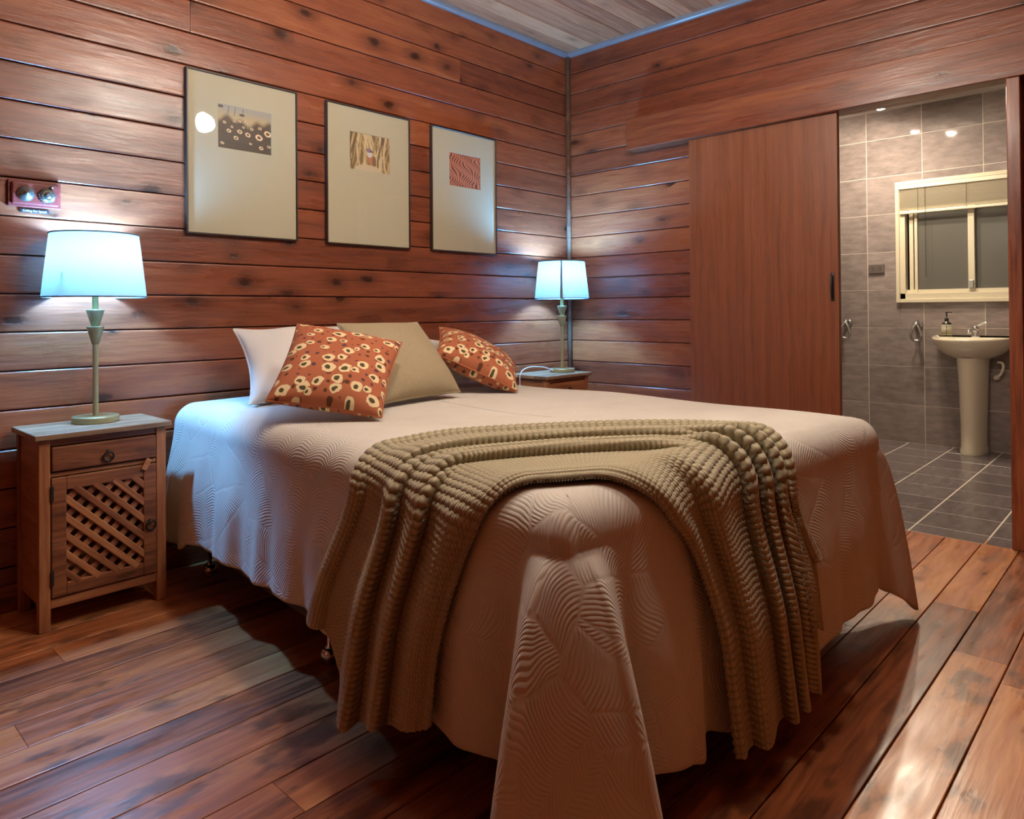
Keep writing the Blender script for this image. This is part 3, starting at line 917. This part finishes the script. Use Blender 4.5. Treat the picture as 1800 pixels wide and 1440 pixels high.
# ------------------------------------------------------------------ light switch block
sw = thing('fan_switch', 'old style two dial fan switch on a rosewood block', 'switch', (-3.117, -.001, 1.488))
bm = bmesh.new()
add_box(bm, -.082, .082, -.012, 0, -.048, .048, .002); add_box(bm, -.074, .074, -.024, -.011, -.040, .040, .006, 3)
from_bm('block', bm, M_ROSEWOOD, sw)
lathe('dial', [(.028, 0), (.028, .004), (.025, .012), (.018, .019), (.008, .022), (.007, .028), (.0, .030)], M_PEWTER, sw, 32, rot=(PI/2, 0, 0), loc=(-.032, -.023, -.002))['label'] = 'smooth domed dial'
bm = bmesh.new()
n = 48
def flut(r, k): return r*(1+(.06 if (k//1) % 2 else -.03))
rings = []
for r, z in [(.027, 0), (.027, .006), (.024, .013), (.017, .017), (.014, .017)]:
    rings.append([bm.verts.new((flut(r, k)*math.cos(2*PI*k/n), flut(r, k)*math.sin(2*PI*k/n), z)) for k in range(n)])
for A, B in zip(rings, rings[1:]):
    for k in range(n): bm.faces.new((A[k], A[(k+1) % n], B[(k+1) % n], B[k]))
bm.faces.new(rings[-1])
add_lathe(bm, [(.013, .016), (.012, .024), (.006, .028), (0, .028)], 24)
from_bm('dial', bm, M_PEWTER, sw, rot=(PI/2, 0, 0), loc=(.034, -.023, -.004))['label'] = 'fluted dial'
tube('toggle', [(.048, -.022, .026), (.050, -.034, .030)], [.004, .005], M_PEWTER, sw, 10)
lb = box('label_strip', -.045, .047, -.004, 0, -.067, -.054, M_LABEL, sw, bev=.001)
cu = bpy.data.curves.new('lettering', 'FONT'); cu.body = 'Ceiling Fan Speed'; cu.size = .0105; cu.extrude = .0003; cu.align_x = 'CENTER'; cu.align_y = 'CENTER'
tx = bpy.data.objects.new('lettering_tmp', cu); COL.objects.link(tx)
dg = bpy.context.evaluated_depsgraph_get(); me = bpy.data.meshes.new_from_object(tx.evaluated_get(dg))
bpy.data.objects.remove(tx)
me.name = 'lettering'; me.materials.clear(); me.materials.append(M_WHITE)
lo = bpy.data.objects.new('lettering', me); link(lo, lb); lo.location = (.001, -.0043, -.0605); lo.rotation_euler = (PI/2, 0, 0)

# ------------------------------------------------------------------ bedside cabinets
def nightstand(name, label, loc, group):
    t = thing(name, label, 'bedside table', loc, 0, group)
    Wd, Dp, Ht = .404, .285, .655
    hx = Wd/2; p = .034
    # local: front at y = -Dp, back y = 0
    for i in range(3):
        y0 = -Dp-.018+i*(Dp+.018)/3
        box('top_board', -.2175, .2175, y0+.0008, y0+(Dp+.018)/3-.0008, Ht-.020, Ht, M_STANDTOP, t, bev=.004, seg=3)
    for sx in (-1, 1):
        for yy in (-Dp, -.034):
            x0 = -hx if sx < 0 else hx-p
            box('leg', 0, Ht-.021, yy, yy+p, -p if False else 0, p, M_STAND, t, bev=.003, loc=(x0+p, 0, 0), rot=(0, -PI/2, 0))
        box('side_panel', -Dp+p, -.034, -.008, .008, .085, Ht-.022, M_STAND, t, loc=(sx*(hx-.014), 0, 0), rot=(0, 0, PI/2))
    box('back_panel', -hx+p, hx-p, -.014, -.004, .085, Ht-.022, M_STAND, t)
    box('inner_shelf', -hx+.02, hx-.02, -Dp+.03, -.014, .085, .097, M_STAND, t)
    ix = hx-p
    box('rail', -ix, ix, -Dp+.006, -Dp+.028, .612, Ht-.021, M_STAND, t, bev=.002)['label'] = 'narrow rail under the top'
    box('rail', -ix, ix, -Dp+.006, -Dp+.028, .508, .522, M_STAND, t, bev=.002)
    box('apron', -ix, ix, -Dp+.004, -Dp+.026, .072, .104, M_STAND, t, bev=.003)
    dr = box('drawer', -ix+.003, ix-.003, -Dp-.006, -Dp+.2, .527, .608, M_STAND, t, bev=.004, seg=3)
    def ring(parent, x, z, y):
        bm = bmesh.new()
        add_tube(bm, ring_pts((x, y-.007, z-.017), .0165, 24, 'y', .25), .0032, 8, closed=True)
        add_lathe(bm, [(0, 0), (.007, 0), (.006, .006), (0, .007)], 12)
        # move the boss
        vs_ = bm.verts[-48:] if False else None
        o = from_bm('ring_handle', bm, M_BLACK, parent, smooth=True)
        return o
    def ring_at(parent, x, z, y):
        bm = bmesh.new()
        add_tube(bm, ring_pts((x, y-.008, z-.016), .0165, 24, 'y', .2), .0032, 8, closed=True)
        add_tube(bm, [(x, y+.002, z+.001), (x, y-.012, z+.001)], .0055, 10)
        return from_bm('ring_handle', bm, M_BLACK, parent, smooth=True)
    ring_at(dr, .004, .571, -Dp-.006)
    # lattice door
    x0, x1, z0, z1 = -ix+.002, ix-.002, .108, .505
    f = .044; y0, y1 = -Dp-.004, -Dp+.016
    bm = bmesh.new()
    add_box(bm, x0, x0+f, y0, y1, z0, z1, .003); add_box(bm, x1-f, x1, y0, y1, z0, z1, .003)
    add_box(bm, x0+f, x1-f, y0+.0012, y1-.0012, z0, z0+f, .003); add_box(bm, x0+f, x1-f, y0+.0012, y1-.0012, z1-f, z1, .003)
    d = from_bm('door', bm, M_STAND, t)
    ax, bx, az, bz = x0+f, x1-f, z0+f, z1-f
    def slats(sgn, ymid, step, off):
        # centre lines x*sgn + z = c, clipped to the opening
        L0 = ax*sgn if sgn > 0 else -bx
        cs = np.arange((ax*sgn if sgn > 0 else bx*sgn)+az+off, (bx*sgn if sgn > 0 else ax*sgn)+bz, step)
        for c in cs:
            pts = []
            for x in (ax, bx):
                z = c-sgn*x
                if az-1e-9 <= z <= bz+1e-9: pts.append((x, z))
            for z in (az, bz):
                x = (c-z)*sgn
                if ax < x < bx: pts.append((x, z))
            if len(pts) < 2: continue
            (xa, za), (xb, zb) = pts[0], pts[1]
            Ln = math.hypot(xb-xa, zb-za)
            if Ln < .015: continue
            ang = math.atan2(zb-za, xb-xa)
            box('lattice_slat', -Ln/2-.012, Ln/2+.012, -.0048, .0048, -.0110, .0110, M_STAND, d, bev=.0040, seg=3, loc=((xa+xb)/2, ymid, (za+zb)/2), rot=(0, -ang, 0))
    slats(1, -Dp+.0015, .062, .030)     # front layer
    slats(-1, -Dp+.0108, .054, .025)   # back layer
    ring_at(d, x1-f/2, .300, y0)
    for zz in (.15, .43):
        box('hinge', x0-.003, x0+.006, y0-.003, y0+.006, zz, zz+.05, M_BLACK, d, bev=.001)
    box('turn_button', -.010, .010, -.008, 0, -.022, .022, M_STAND, t, bev=.004, seg=3, loc=(x1-.036, -Dp-.004, .506), rot=(0, R(28), 0))['label'] = 'small wooden turn button that keeps the door shut'
    return t
NS1 = (-2.975, -.018, 0)
ns1 = nightstand('bedside_table', 'pine bedside table with lattice door standing left of the bed', NS1, 'bedside tables')
NS2 = (-.447, -.055, .012)
ns2 = dup(ns1, NS2)
ns2['label'] = 'pine bedside table in the room corner behind the bed'

# ------------------------------------------------------------------ table lamps
def table_lamp(name, label, loc, rz, group):
    t = thing(name, label, 'table lamp', loc, rz, group)
    lathe('base', [(0, 0), (.0755, 0), (.077, .002), (.077, .020), (.0755, .0225), (.012, .0235), (0, .0235)], M_BRASS, t, 48)
    lathe('pole', [(.0095, .022), (.0095, .292)], M_BRASS, t, 20)
    lathe('cone', [(.0, .286), (.0115, .286), (.029, .347), (.0295, .350), (.012, .351), (0, .351)], M_BRASS, t, 32)
    lathe('cone', [(.0, .348), (.0125, .350), (.0300, .409), (.0305, .412), (.012, .413), (0, .413)], M_BRASS, t, 32)
    lathe('neck', [(.0, .411), (.0105, .411), (.0105, .50), (.016, .502), (.016, .555), (0, .555)], M_BRASS, t, 20)
    bm = bmesh.new(); add_lathe(bm, [(.170, .458), (.1445, .688)], 64)
    sh = from_bm('shade', bm, M_SHADE, t, smooth=True)
    for r, z in ((.1703, .458), (.1448, .688)):
        bm = bmesh.new(); add_tube(bm, ring_pts((0, 0, z), r, 64, 'z'), .0028, 6, closed=True)
        from_bm('binding', bm, M_TRIM, sh, smooth=True)
    bm = bmesh.new()
    P = [(.1708, -.008, .46), (.1708, .008, .46), (.1454, .004, .686), (.1454, -.004, .686)]
    V = [bm.verts.new(p) for p in P]; bm.faces.new(V)
    from_bm('seam', bm, M_TRIM, sh)
    for a in range(3):
        tube('spider_arm', [(.012*math.cos(a*2.094), .012*math.sin(a*2.094), .532), (.1608*math.cos(a*2.094), .1608*math.sin(a*2.094), .540)], .0018, M_STEEL, t, 6)
    bm = bmesh.new(); add_lathe(bm, [(0, .555), (.013, .555), (.014, .572), (.026, .600), (.030, .622), (.024, .642), (.010, .653), (0, .655)], 20)
    from_bm('bulb', bm, M_BULB, t, smooth=True)
    return t
L1 = Vector((-2.955, -.128, .6555))
L2 = Vector((-.345, -.215, .6675))
lamp1 = table_lamp('table_lamp', 'lit brass table lamp on the lattice door bedside table', L1, R(95), 'matching table lamps')
lamp2 = dup(lamp1, L2, R(-141.5))
lamp2['label'] = 'lit brass table lamp in the corner beside the far end of the pillows'
CW = [(-.418, -.205, .679), (-.46, -.16, .700), (-.56, -.145, .708), (-.645, -.155, .695), (-.684, -.165, .665), (-.690, -.17, .60), (-.690, -.17, .36)]
cord = tube('cord', smooth_pts([Vector(c)-L2 for c in CW], 6), .0035, M_CORD, lamp2, 8)
cord.rotation_euler = (0, 0, R(141.5))

# ------------------------------------------------------------------ ceiling light (out of frame, mirrored in the first picture's glass)
cl = thing('ceiling_light', 'three petal glass ceiling light mirrored in the picture glass', 'ceiling light', (CEIL_POS.x, CEIL_POS.y, CEIL))
dz = CEIL-CEIL_POS.z-.07
lathe('canopy', [(0, 0), (.07, 0), (.06, -.03), (.012, -.04), (.012, -dz+.03), (.045, -dz+.02), (.05, -dz-.01), (.0, -dz-.03)], M_BRASS, cl, 24)
for k in range(3):
    a = 2*PI*k/3
    ca, sa = math.cos(a), math.sin(a)
    tube('arm', smooth_pts([(0.03*ca, .03*sa, -dz+.01), (.2*ca, .2*sa, -dz+.05), (.34*ca, .34*sa, -dz+.03), (.375*ca, .375*sa, -dz-.01)], 4), .008, M_BRASS, cl, 8)
    bm = bmesh.new(); add_lathe(bm, [(0, 0), (.022, -.004), (.05, -.035), (.062, -.075), (.055, -.11), (.03, -.128), (0, -.132)], 18)
    from_bm('glass_shade', bm, M_FANSHADE, cl, smooth=True, loc=(.38*ca, .38*sa, -dz), rot=(R(25)*-sa*-1, R(-25)*ca*1, 0))

# ------------------------------------------------------------------ bed
TH = R(4.2)
BA = np.array([-math.sin(TH), -math.cos(TH), 0.0]); BB = np.array([math.cos(TH), -math.sin(TH), 0.0]); BO = np.array([-2.63, -.06, 0.0])
def bw(u, v, z):
    u, v, z = np.broadcast_arrays(np.asarray(u, float), np.asarray(v, float), np.asarray(z, float))
    return BO+u[..., None]*BB+v[..., None]*BA+z[..., None]*np.array([0, 0, 1.0])
UW, VL = 1.53, 2.14
bed = thing('bed', 'queen bed on a brown base with castors, covered by the cream quilt', 'bed', tuple(bw(UW/2, VL/2, 0)), -TH)
box('base', -UW/2+.012, UW/2-.012, -VL/2+.03, VL/2-.02, .135, .365, M_BASE, bed, bev=.02, seg=3)
box('mattress', -UW/2+.02, UW/2-.02, -VL/2+.03, VL/2-.02, .366, .640, M_MATTRESS, bed, bev=.05, seg=4)
for uu in (.075, UW-.075):
    for vv in (.13, 1.11, 2.02):
        lx, ly = uu-UW/2, VL/2-vv
        bm = bmesh.new()
        add_lathe(bm, [(.0, .136), (.008, .136), (.008, .055), (.014, .05), (.014, .042), (0, .042)], 12)
        add_lathe(bm, [(0, .050), (.018, .046), (.026, .034), (.027, .018), (.024, .010), (.0, .010)], 20)
        add_lathe(bm, [(0, .012), (.018, .012), (.018, .0005), (0, .0005)], 16)
        from_bm('castor', bm, M_CHROME, bed, smooth=True, loc=(lx, ly, 0))

# ---- quilt: perimeter rows, left side -> near corner -> foot -> far corner -> right side
ZT = .676
def interp(x, xs, ys): return np.interp(x, xs, ys)
def sm(x): x = np.clip(x, 0, 1); return x*x*(3-2*x)
NLV = 46                                  # levels down the side
lev = np.linspace(0, 1, NLV)
def catmull(keys, per):
    K = np.array(keys, float); out = []
    for i in range(len(K)-1):
        p0, p1, p2, p3 = K[max(i-1, 0)], K[i], K[i+1], K[min(i+2, len(K)-1)]
        for t in np.arange(per)/per:
            out.append(.5*(2*p1+(-p0+p2)*t+(2*p0-5*p1+4*p2-p3)*t*t+(-p0+3*p1-3*p2+p3)*t**3))
    out.append(K[-1]); return np.array(out)
# plan positions (u, v) at the top edge: rounded rectangle, as key list with the hem height and outward fall
KEYS = []       # each: top(u,v), inner dir, hem z, bottom offset function
def key(tu, tv, du, dv, hem, out, bu=0, bv=0): KEYS.append((tu, tv, du, dv, hem, out, bu, bv))
E0 = -.012
# left side: outward -u
LH = [(.01, .165, .05), (.12, .165, .055), (.25, .168, .055), (.33, .205, .05), (.50, .212, .045), (.67, .219, .05), (.84, .214, .040), (1.02, .224, .050), (1.20, .228, .045), (1.40, .215, .050), (1.58, .20, .045), (1.75, .18, .05), (1.88, .17, .055)]
for v, hz, o_ in LH: key(E0, v, -1, 0, hz, o_)
# near corner: valley, ridge A, flat, ridge B, valley
key(E0, 1.975, -1, 0, .175, .050)
key(E0+.002, 2.06, -1, 0, .12, .0, -.03, -.03)
key(E0+.004, 2.115, -.9, .45, .004, .0, -.224, .036)
key(E0+.004, 2.128, -.85, .5, .004, .0, -.198, .074)
key(E0+.02, 2.150, -.7, .7, .004, .0, -.128, .110)
key(.038, VL+.006, -.5, .85, .004, .0, -.028, .215)
key(.055, VL+.008, -.4, .92, .004, .0, -.002, .232)
key(.12, VL+.010, 0, 1, .09, .0, .05, .035)
for u, hz, o_ in [(.20, .125, .05), (.30, .105, .062), (.365, .082, .058), (.40, .118, .045), (.50, .088, .050), (.62, .082, .058), (.74, .086, .048), (.84, .098, .05), (.93, .126, .055), (1.05, .145, .045), (1.16, .148, .052), (1.28, .15, .042), (1.37, .165, .030)]:
    key(u, VL+.010, 0, 1, hz, o_)
# far corner fold
key(1.44, VL+.010, 0, 1, .150, .0, .010, .012)
key(1.495, VL+.006, .3, .95, .10, .0, .055, .060)
key(1.520, 2.140, .6, .8, .045, .0, .125, .085)
key(1.532, 2.128, .8, .6, .030, .0, .160, .065)
key(1.54, 2.09, 1, .2, .10, .0, .14, .02)
for v, hz, o_ in [(1.98, .2, .05), (1.75, .2, .05), (1.45, .2, .05), (1.1, .2, .05), (.75, .2, .05), (.4, .2, .05), (.01, .2, .05)]: key(UW+.012, v, 1, 0, hz, o_)
K = catmull(KEYS, 12)
TU, TV, DU, DV, HZ, OUT, BU, BV = K.T
dn = np.sqrt(DU**2+DV**2); DU, DV = DU/dn, DV/dn
NP = len(K)
RR = .075
nA = 12
P = []
# rounding rows (quarter turn), then the fall
s_per = np.concatenate([[0], np.cumsum(np.sqrt(np.diff(TU)**2+np.diff(TV)**2))])
fold = .010*np.sin(s_per*24+1.1*np.sin(s_per*6.3))+.003*np.sin(s_per*55+2)
puff = .012*np.sin(s_per*5.1)
UVs = []
for i in range(nA):
    a = (PI/2)*i/(nA-1)
    off = -RR+RR*math.sin(a); z = ZT-RR+RR*math.cos(a)
    P.append((TU+DU*off, TV+DV*off, np.full(NP, z)+0*TU)); UVs.append(off*0+RR*a-RR*PI/2+RR*(PI/2-1)*0)
zb0 = ZT-RR
nS = NLV
for i in range(1, nS+1):
    t = i/nS
    z = zb0+(HZ-zb0)*t
    prof = sm(t*1.6)*.55+.45*t
    o_ = OUT*prof+fold*t*1.0*(np.abs(BU)+np.abs(BV) < .06)
    tt = .9*max(0.0, (t-.03)/.97)**.6
    u = TU+DU*o_+BU*tt; v = TV+DV*o_+BV*tt
    # hem roll
    P.append((u, v, z)); UVs.append(t)
side = np.stack([np.stack(p, -1) for p in P], 1)       # (NP, rows, 3) bed space
# top: rows inward to a spine
top = []
nT = 34
sp_u = np.full(NP, UW/2); sp_v = np.clip(TV, .01, VL-UW/2)
ed = side[:, 0, :]
for i in range(nT):
    t = i/nT
    u = sp_u+(ed[:, 0]-sp_u)*t; v = sp_v+(ed[:, 1]-sp_v)*t
    top.append(np.stack([u, v, np.full(NP, ZT)], -1))
top = np.stack(top, 1)
Q = np.concatenate([top, side], 1)
# gentle crown and dents on the top
u, v = Q[..., 0], Q[..., 1]
rows_top = nT+nA
crown = .010*np.sin(np.clip(u/UW, 0, 1)*PI)+.006*np.sin(3.1*u+2.3*v)+.004*np.sin(7*v-4*u)
wgt = np.zeros(Q.shape[:2]); wgt[:, :nT] = 1; wgt[:, nT:nT+nA] = np.linspace(1, 0, nA)
Q[..., 2] += crown*wgt
# uv by arc length outward from the plan edge
uvq = np.zeros(Q.shape[:2]+(2,))
uvq[:, :nT+1, 0] = Q[:, :nT+1, 0]; uvq[:, :nT+1, 1] = Q[:, :nT+1, 1]
for r_ in range(nT+1, Q.shape[1]):
    ds = np.linalg.norm(Q[:, r_]-Q[:, r_-1], axis=1)
    uvq[:, r_, 0] = uvq[:, r_-1, 0]+DU*ds; uvq[:, r_, 1] = uvq[:, r_-1, 1]+DV*ds
QW = bw(Q[..., 0], Q[..., 1], Q[..., 2])
quilt = grid_mesh('quilt', QW, M_QUILT, None, uvq, thickness=.007)
recenter(quilt)
tag(quilt, 'cream embossed quilt over the bed, its front corner falling in a long fold', 'quilt')

# ---- knitted throw
G0 = [(-.40, 1.31), (-.27, 1.36), (-.08, 1.43), (.05, 1.44), (.30, 1.45), (.60, 1.63), (.83, 1.86), (.90, 2.02), (.86, 2.18), (.87, 2.27), (.92, 2.38)]
G2 = [(-.41, 1.42), (-.28, 1.46), (-.09, 1.53), (.045, 1.55), (.255, 1.555), (.52, 1.71), (.72, 1.905), (.78, 2.05), (.77, 2.20), (.77, 2.42), (.785, 2.69)]
G4 = [(-.57, 1.56), (-.34, 1.60), (-.11, 1.645), (.028, 1.67), (.19, 1.70), (.41, 1.815), (.57, 1.97), (.62, 2.09), (.62, 2.23), (.64, 2.43), (.67, 2.71)]
G1 = [(-.47, 1.85), (-.32, 1.865), (-.13, 1.905), (.0, 1.97), (.065, 2.01), (.15, 2.065), (.22, 2.12), (.28, 2.17), (.36, 2.25), (.405, 2.40), (.44, 2.72)]
NTT, NWW = 1500, 150
guides = [catmull(g, 40) for g in (G0, G2, G4, G1)]
gs = []
for g in guides:                                # resample by index
    idx = np.linspace(0, len(g)-1, NTT)
    gs.append(np.stack([np.interp(idx, np.arange(len(g)), g[:, k]) for k in (0, 1)], -1))
gw = np.array([0, .2, .45, 1.0])
wv = np.linspace(0, 1, NWW)
UVt = np.empty((NTT, NWW, 2))
for j, w_ in enumerate(wv):
    k = min(np.searchsorted(gw, w_, side='right')-1, 2)
    f = (w_-gw[k])/(gw[k+1]-gw[k])
    # cubic blend across the guides keeps the cloth smooth
    UVt[:, j] = gs[k]*(1-f)+gs[k+1]*f
for _ in range(40):
    UVt[:, 1:-1] = .25*UVt[:, :-2]+.5*UVt[:, 1:-1]+.25*UVt[:, 2:]
# the gathered strands at the far edge end at different heights
for j, w_ in enumerate(wv):
    if w_ < .20:
        Vl = 2.40 if w_ < .085 else 2.56
        V0 = 2.22
        seg = (np.arange(NTT) > NTT*.7) & (UVt[:, j, 1] > V0)
        e = UVt[-1, j, 1]
        if e > V0:
            UVt[seg, j, 1] = V0+(UVt[seg, j, 1]-V0)*(Vl-V0)/(e-V0)
def bump_(w_, c, wl, wr):
    return np.where(w_ < c, sm((w_-(c-wl))/wl), sm(((c+wr)-w_)/wr))*((w_ > c-wl) & (w_ < c+wr))
tn = np.linspace(0, 1, NTT)[:, None]; Wn = wv[None, :]
drift = .02*np.sin(6*tn)
Wd_ = Wn+drift*np.sin(PI*Wn)
wL = sm((.34-tn)/.12); wR = sm((tn-.58)/.16); wM = 1-wL-wR
foldL = .026*bump_(Wd_, .07, .07, .10)+.044*bump_(Wd_, .42, .10, .06)+.042*bump_(Wd_, .65, .13, .04)+.022*bump_(Wd_, .86, .13, .14)
foldM = .012*bump_(Wd_, .03, .03, .05)+.028*bump_(Wd_, .34, .26, .035)+.026*bump_(Wd_, .60, .20, .035)+.014*bump_(Wd_, .46, .05, .04)+.010*bump_(Wd_, .96, .10, .04)
foldR = .022*bump_(Wd_, .06, .06, .05)+.036*bump_(Wd_, .19, .09, .03)+.040*bump_(Wd_, .31, .08, .03)+.036*bump_(Wd_, .43, .09, .035)+.034*bump_(Wd_, .74, .20, .10)+.012*bump_(Wd_, .97, .08, .03)
FO = foldL*wL+foldM*wM+foldR*wR
# position on the quilt
U_, V_ = UVt[..., 0], UVt[..., 1]
r = RR+.012
uE, vE = E0, VL+.010
sU = (uE+RR)-U_; sV = V_-(vE-RR)
def fall(s):
    a = np.clip(s/RR, 0, PI/2)
    return RR*np.sin(a), RR*(1-np.cos(a))+np.clip(s-RR*PI/2, 0, None), a
hu, du_, au = fall(np.clip(sU, 0, None)); hv, dv_, av = fall(np.clip(sV, 0, None))
pu = np.where(sU > 0, uE+RR-hu, U_); pv = np.where(sV > 0, vE-RR+hv, V_)
pz = ZT-du_-dv_
tl = np.clip(du_-RR, 0, None)/.45; tr_ = np.clip(dv_-RR, 0, None)/.5
pu = pu-.060*(sm(tl*1.6)*.55+.45*np.clip(tl, 0, 1.2)); pv = pv+.068*(sm(tr_*1.6)*.55+.45*np.clip(tr_, 0, 1.2))
crown_t = (.010*np.sin(np.clip(pu/UW, 0, 1)*PI)+.006*np.sin(3.1*pu+2.3*pv)+.004*np.sin(7*pv-4*pu))
pz = pz+crown_t*np.cos(np.maximum(au, av))
lift = .016+FO
nU = -np.sin(au); nV = np.sin(av); nZ = np.cos(np.maximum(au, av))
nl = np.sqrt(nU**2+nV**2+nZ**2); nU, nV, nZ = nU/nl, nV/nl, nZ/nl
# length coordinate for the ribs
Pb = np.stack([pu, pv, pz], -1)
ctr = Pb[:, NWW//2]
ln = np.concatenate([[0], np.cumsum(np.linalg.norm(np.diff(ctr, axis=0), axis=1))])
wid = .62
zig = 1-np.abs((Wn*wid*92) % 2-1)
rib = np.sin(2*PI*ln[:, None]/.0150+1.5*zig)*.5+.5
lift = lift+.0058*rib**.55
dw = np.gradient(Pb, axis=1); dw /= np.linalg.norm(dw, axis=-1, keepdims=True)+1e-9
Pb = Pb+lift[..., None]*np.stack([nU, nV, nZ], -1)+dw*(FO*.85*sm(Wn/.1)*sm((1-Wn)/.1))[..., None]
PW = bw(Pb[..., 0], Pb[..., 1], Pb[..., 2])
uvk = np.stack(np.broadcast_arrays(ln[:, None], Wn*wid), -1).copy()
throw = grid_mesh('knitted_throw', PW, M_KNIT, None, uvk, thickness=.009)
recenter(throw)
tag(throw, 'olive beige knitted throw gathered across the foot corner of the quilt', 'throw blanket')

# ---- pillows and cushions
def cushion(name, label, cat, corners, mat, puff, group=None, n=56, wrinkle=.0, pinch=.06, seed=0, ear=.04):
    """corners: TL, TR, BR, BL in the world; a stuffed case with pinched seams"""
    TL, TR, BR, BL = [np.array(c, float) for c in corners]
    g = np.linspace(-1, 1, n)
    # denser towards the seams
    g = np.sign(g)*(1-(1-np.abs(g))**1.35)
    A, B = np.meshgrid(g, g, indexing='ij')
    s, t = (A+1)/2, (B+1)/2                     # s: left-right, t: bottom-top
    # edges bow inward between the corners
    k = pinch
    s2 = .5+(s-.5)*(1-k*(1-(2*t-1)**2)*np.abs(2*s-1)**1.5)
    t2 = .5+(t-.5)*(1-k*(1-(2*s-1)**2)*np.abs(2*t-1)**1.5)
    base = ((1-s2)*(1-t2))[..., None]*BL+(s2*(1-t2))[..., None]*BR+((1-s2)*t2)[..., None]*TL+(s2*t2)[..., None]*TR
    nrm = np.cross(BR-BL, TL-BL); nrm /= np.linalg.norm(nrm)
    prof = (np.clip(1-A**2, 0, 1)*np.clip(1-B**2, 0, 1))**.42
    r_ = np.random.default_rng(seed)
    wr = np.zeros_like(A)
    for i in range(7):
        fx, fy, ph = r_.uniform(-6, 6), r_.uniform(-6, 6), r_.uniform(0, 6)
        wr += np.sin(fx*A+fy*B+ph+1.2*np.sin(3*A*B+ph))
    wr *= wrinkle/4*(prof**.5)
    W_ = np.linalg.norm(BR-BL); H_ = np.linalg.norm(TL-BL)
    # sag: fuller below
    full = puff*prof*(1+.16*(-B))
    front = base+nrm*(full+wr)[..., None]
    back = base-nrm*(full*.85-wr)[..., None]
    uv = np.stack([s*W_, t*H_], -1)
    # one closed mesh: front grid + back grid joined at the seam
    verts = np.concatenate([front.reshape(-1, 3), back.reshape(-1, 3)])
    uvs = np.concatenate([uv.reshape(-1, 2), (uv+.37).reshape(-1, 2)])
    idx = np.arange(n*n).reshape(n, n)
    F = np.stack([idx[:-1, :-1], idx[1:, :-1], idx[1:, 1:], idx[:-1, 1:]], -1).reshape(-1, 4)
    Fb = F[:, ::-1]+n*n
    F = np.concatenate([F, Fb])
    me = bpy.data.meshes.new(name)
    me.from_pydata(verts.tolist(), [], F.tolist())
    l = me.uv_layers.new(name='UVMap')
    l.data.foreach_set('uv', uvs[F.reshape(-1)].reshape(-1).astype(np.float32))
    bm = bmesh.new(); bm.from_mesh(me)
    bmesh.ops.remove_doubles(bm, verts=bm.verts[:], dist=1e-5)
    bm.to_mesh(me); bm.free()
    me.polygons.foreach_set('use_smooth', [True]*len(me.polygons))
    me.materials.append(mat)
    o = bpy.data.objects.new(name, me); COL.objects.link(o)
    recenter(o)
    tag(o, label, cat, group)
    # piped seam
    rim = np.concatenate([base[:, 0], base[-1, 1:], base[::-1, -1][1:], base[0, ::-1][1:-1]])
    bm = bmesh.new(); add_tube(bm, [Vector(p)-o.location for p in rim[::2].tolist()], .0035, 6, closed=True)
    from_bm('seam', bm, mat, o, smooth=True)
    return o
def toward(P, k):
    # nearer to or farther from the pillows along one line, so cushions do not run into each other
    c = np.array([-3.829, -3.051, 1.05]); return [(c+(np.array(q)-c)*k).tolist() for q in P]
def bwp(u, v, z): return bw(u, v, z).tolist()
cushion('pillow', 'white pillow standing against the wall at the left of the bed', 'pillow',
        [bwp(.17, .14, .985), bwp(.78, .12, .985), bwp(.78, .42, .705), bwp(.12, .42, .705)], M_PILLOW, .085, 'white sleeping pillows', wrinkle=.014, seed=1, pinch=.10)
cushion('pillow', 'white pillow mostly hidden behind the right floral cushion', 'pillow',
        [bwp(.88, .075, .95), bwp(1.50, .10, .86), bwp(1.545, .37, .712), bwp(.92, .31, .712)], M_PILLOW, .055, 'white sleeping pillows', wrinkle=.010, seed=2, pinch=.05)
cushion('cushion', 'square beige linen cushion in the middle, between two floral cushions', 'cushion',
        toward([(-2.195, -.545, 1.004), (-1.761, -.525, 1.002), (-1.781, -.830, .712), (-2.216, -.855, .702)], .988), M_LINEN, .075, wrinkle=.004, seed=3)
cushion('cushion', 'terracotta floral cushion leaning at the left, in front of the white pillow', 'cushion',
        toward([(-2.375, -.55, 1.006), (-2.067, -.802, .928), (-2.354, -1.054, .690), (-2.653, -.824, .757)], .972), M_FLORAL, .075, 'terracotta floral cushions', wrinkle=.003, seed=4)
cushion('cushion', 'terracotta floral cushion slumped at the right, nearest the corner lamp', 'cushion',
        toward([(-1.660, -.560, .980), (-1.345, -.742, .800), (-1.675, -1.056, .722), (-1.925, -.845, .877)], 1.07), M_FLORAL, .085, 'terracotta floral cushions', wrinkle=.003, seed=5)
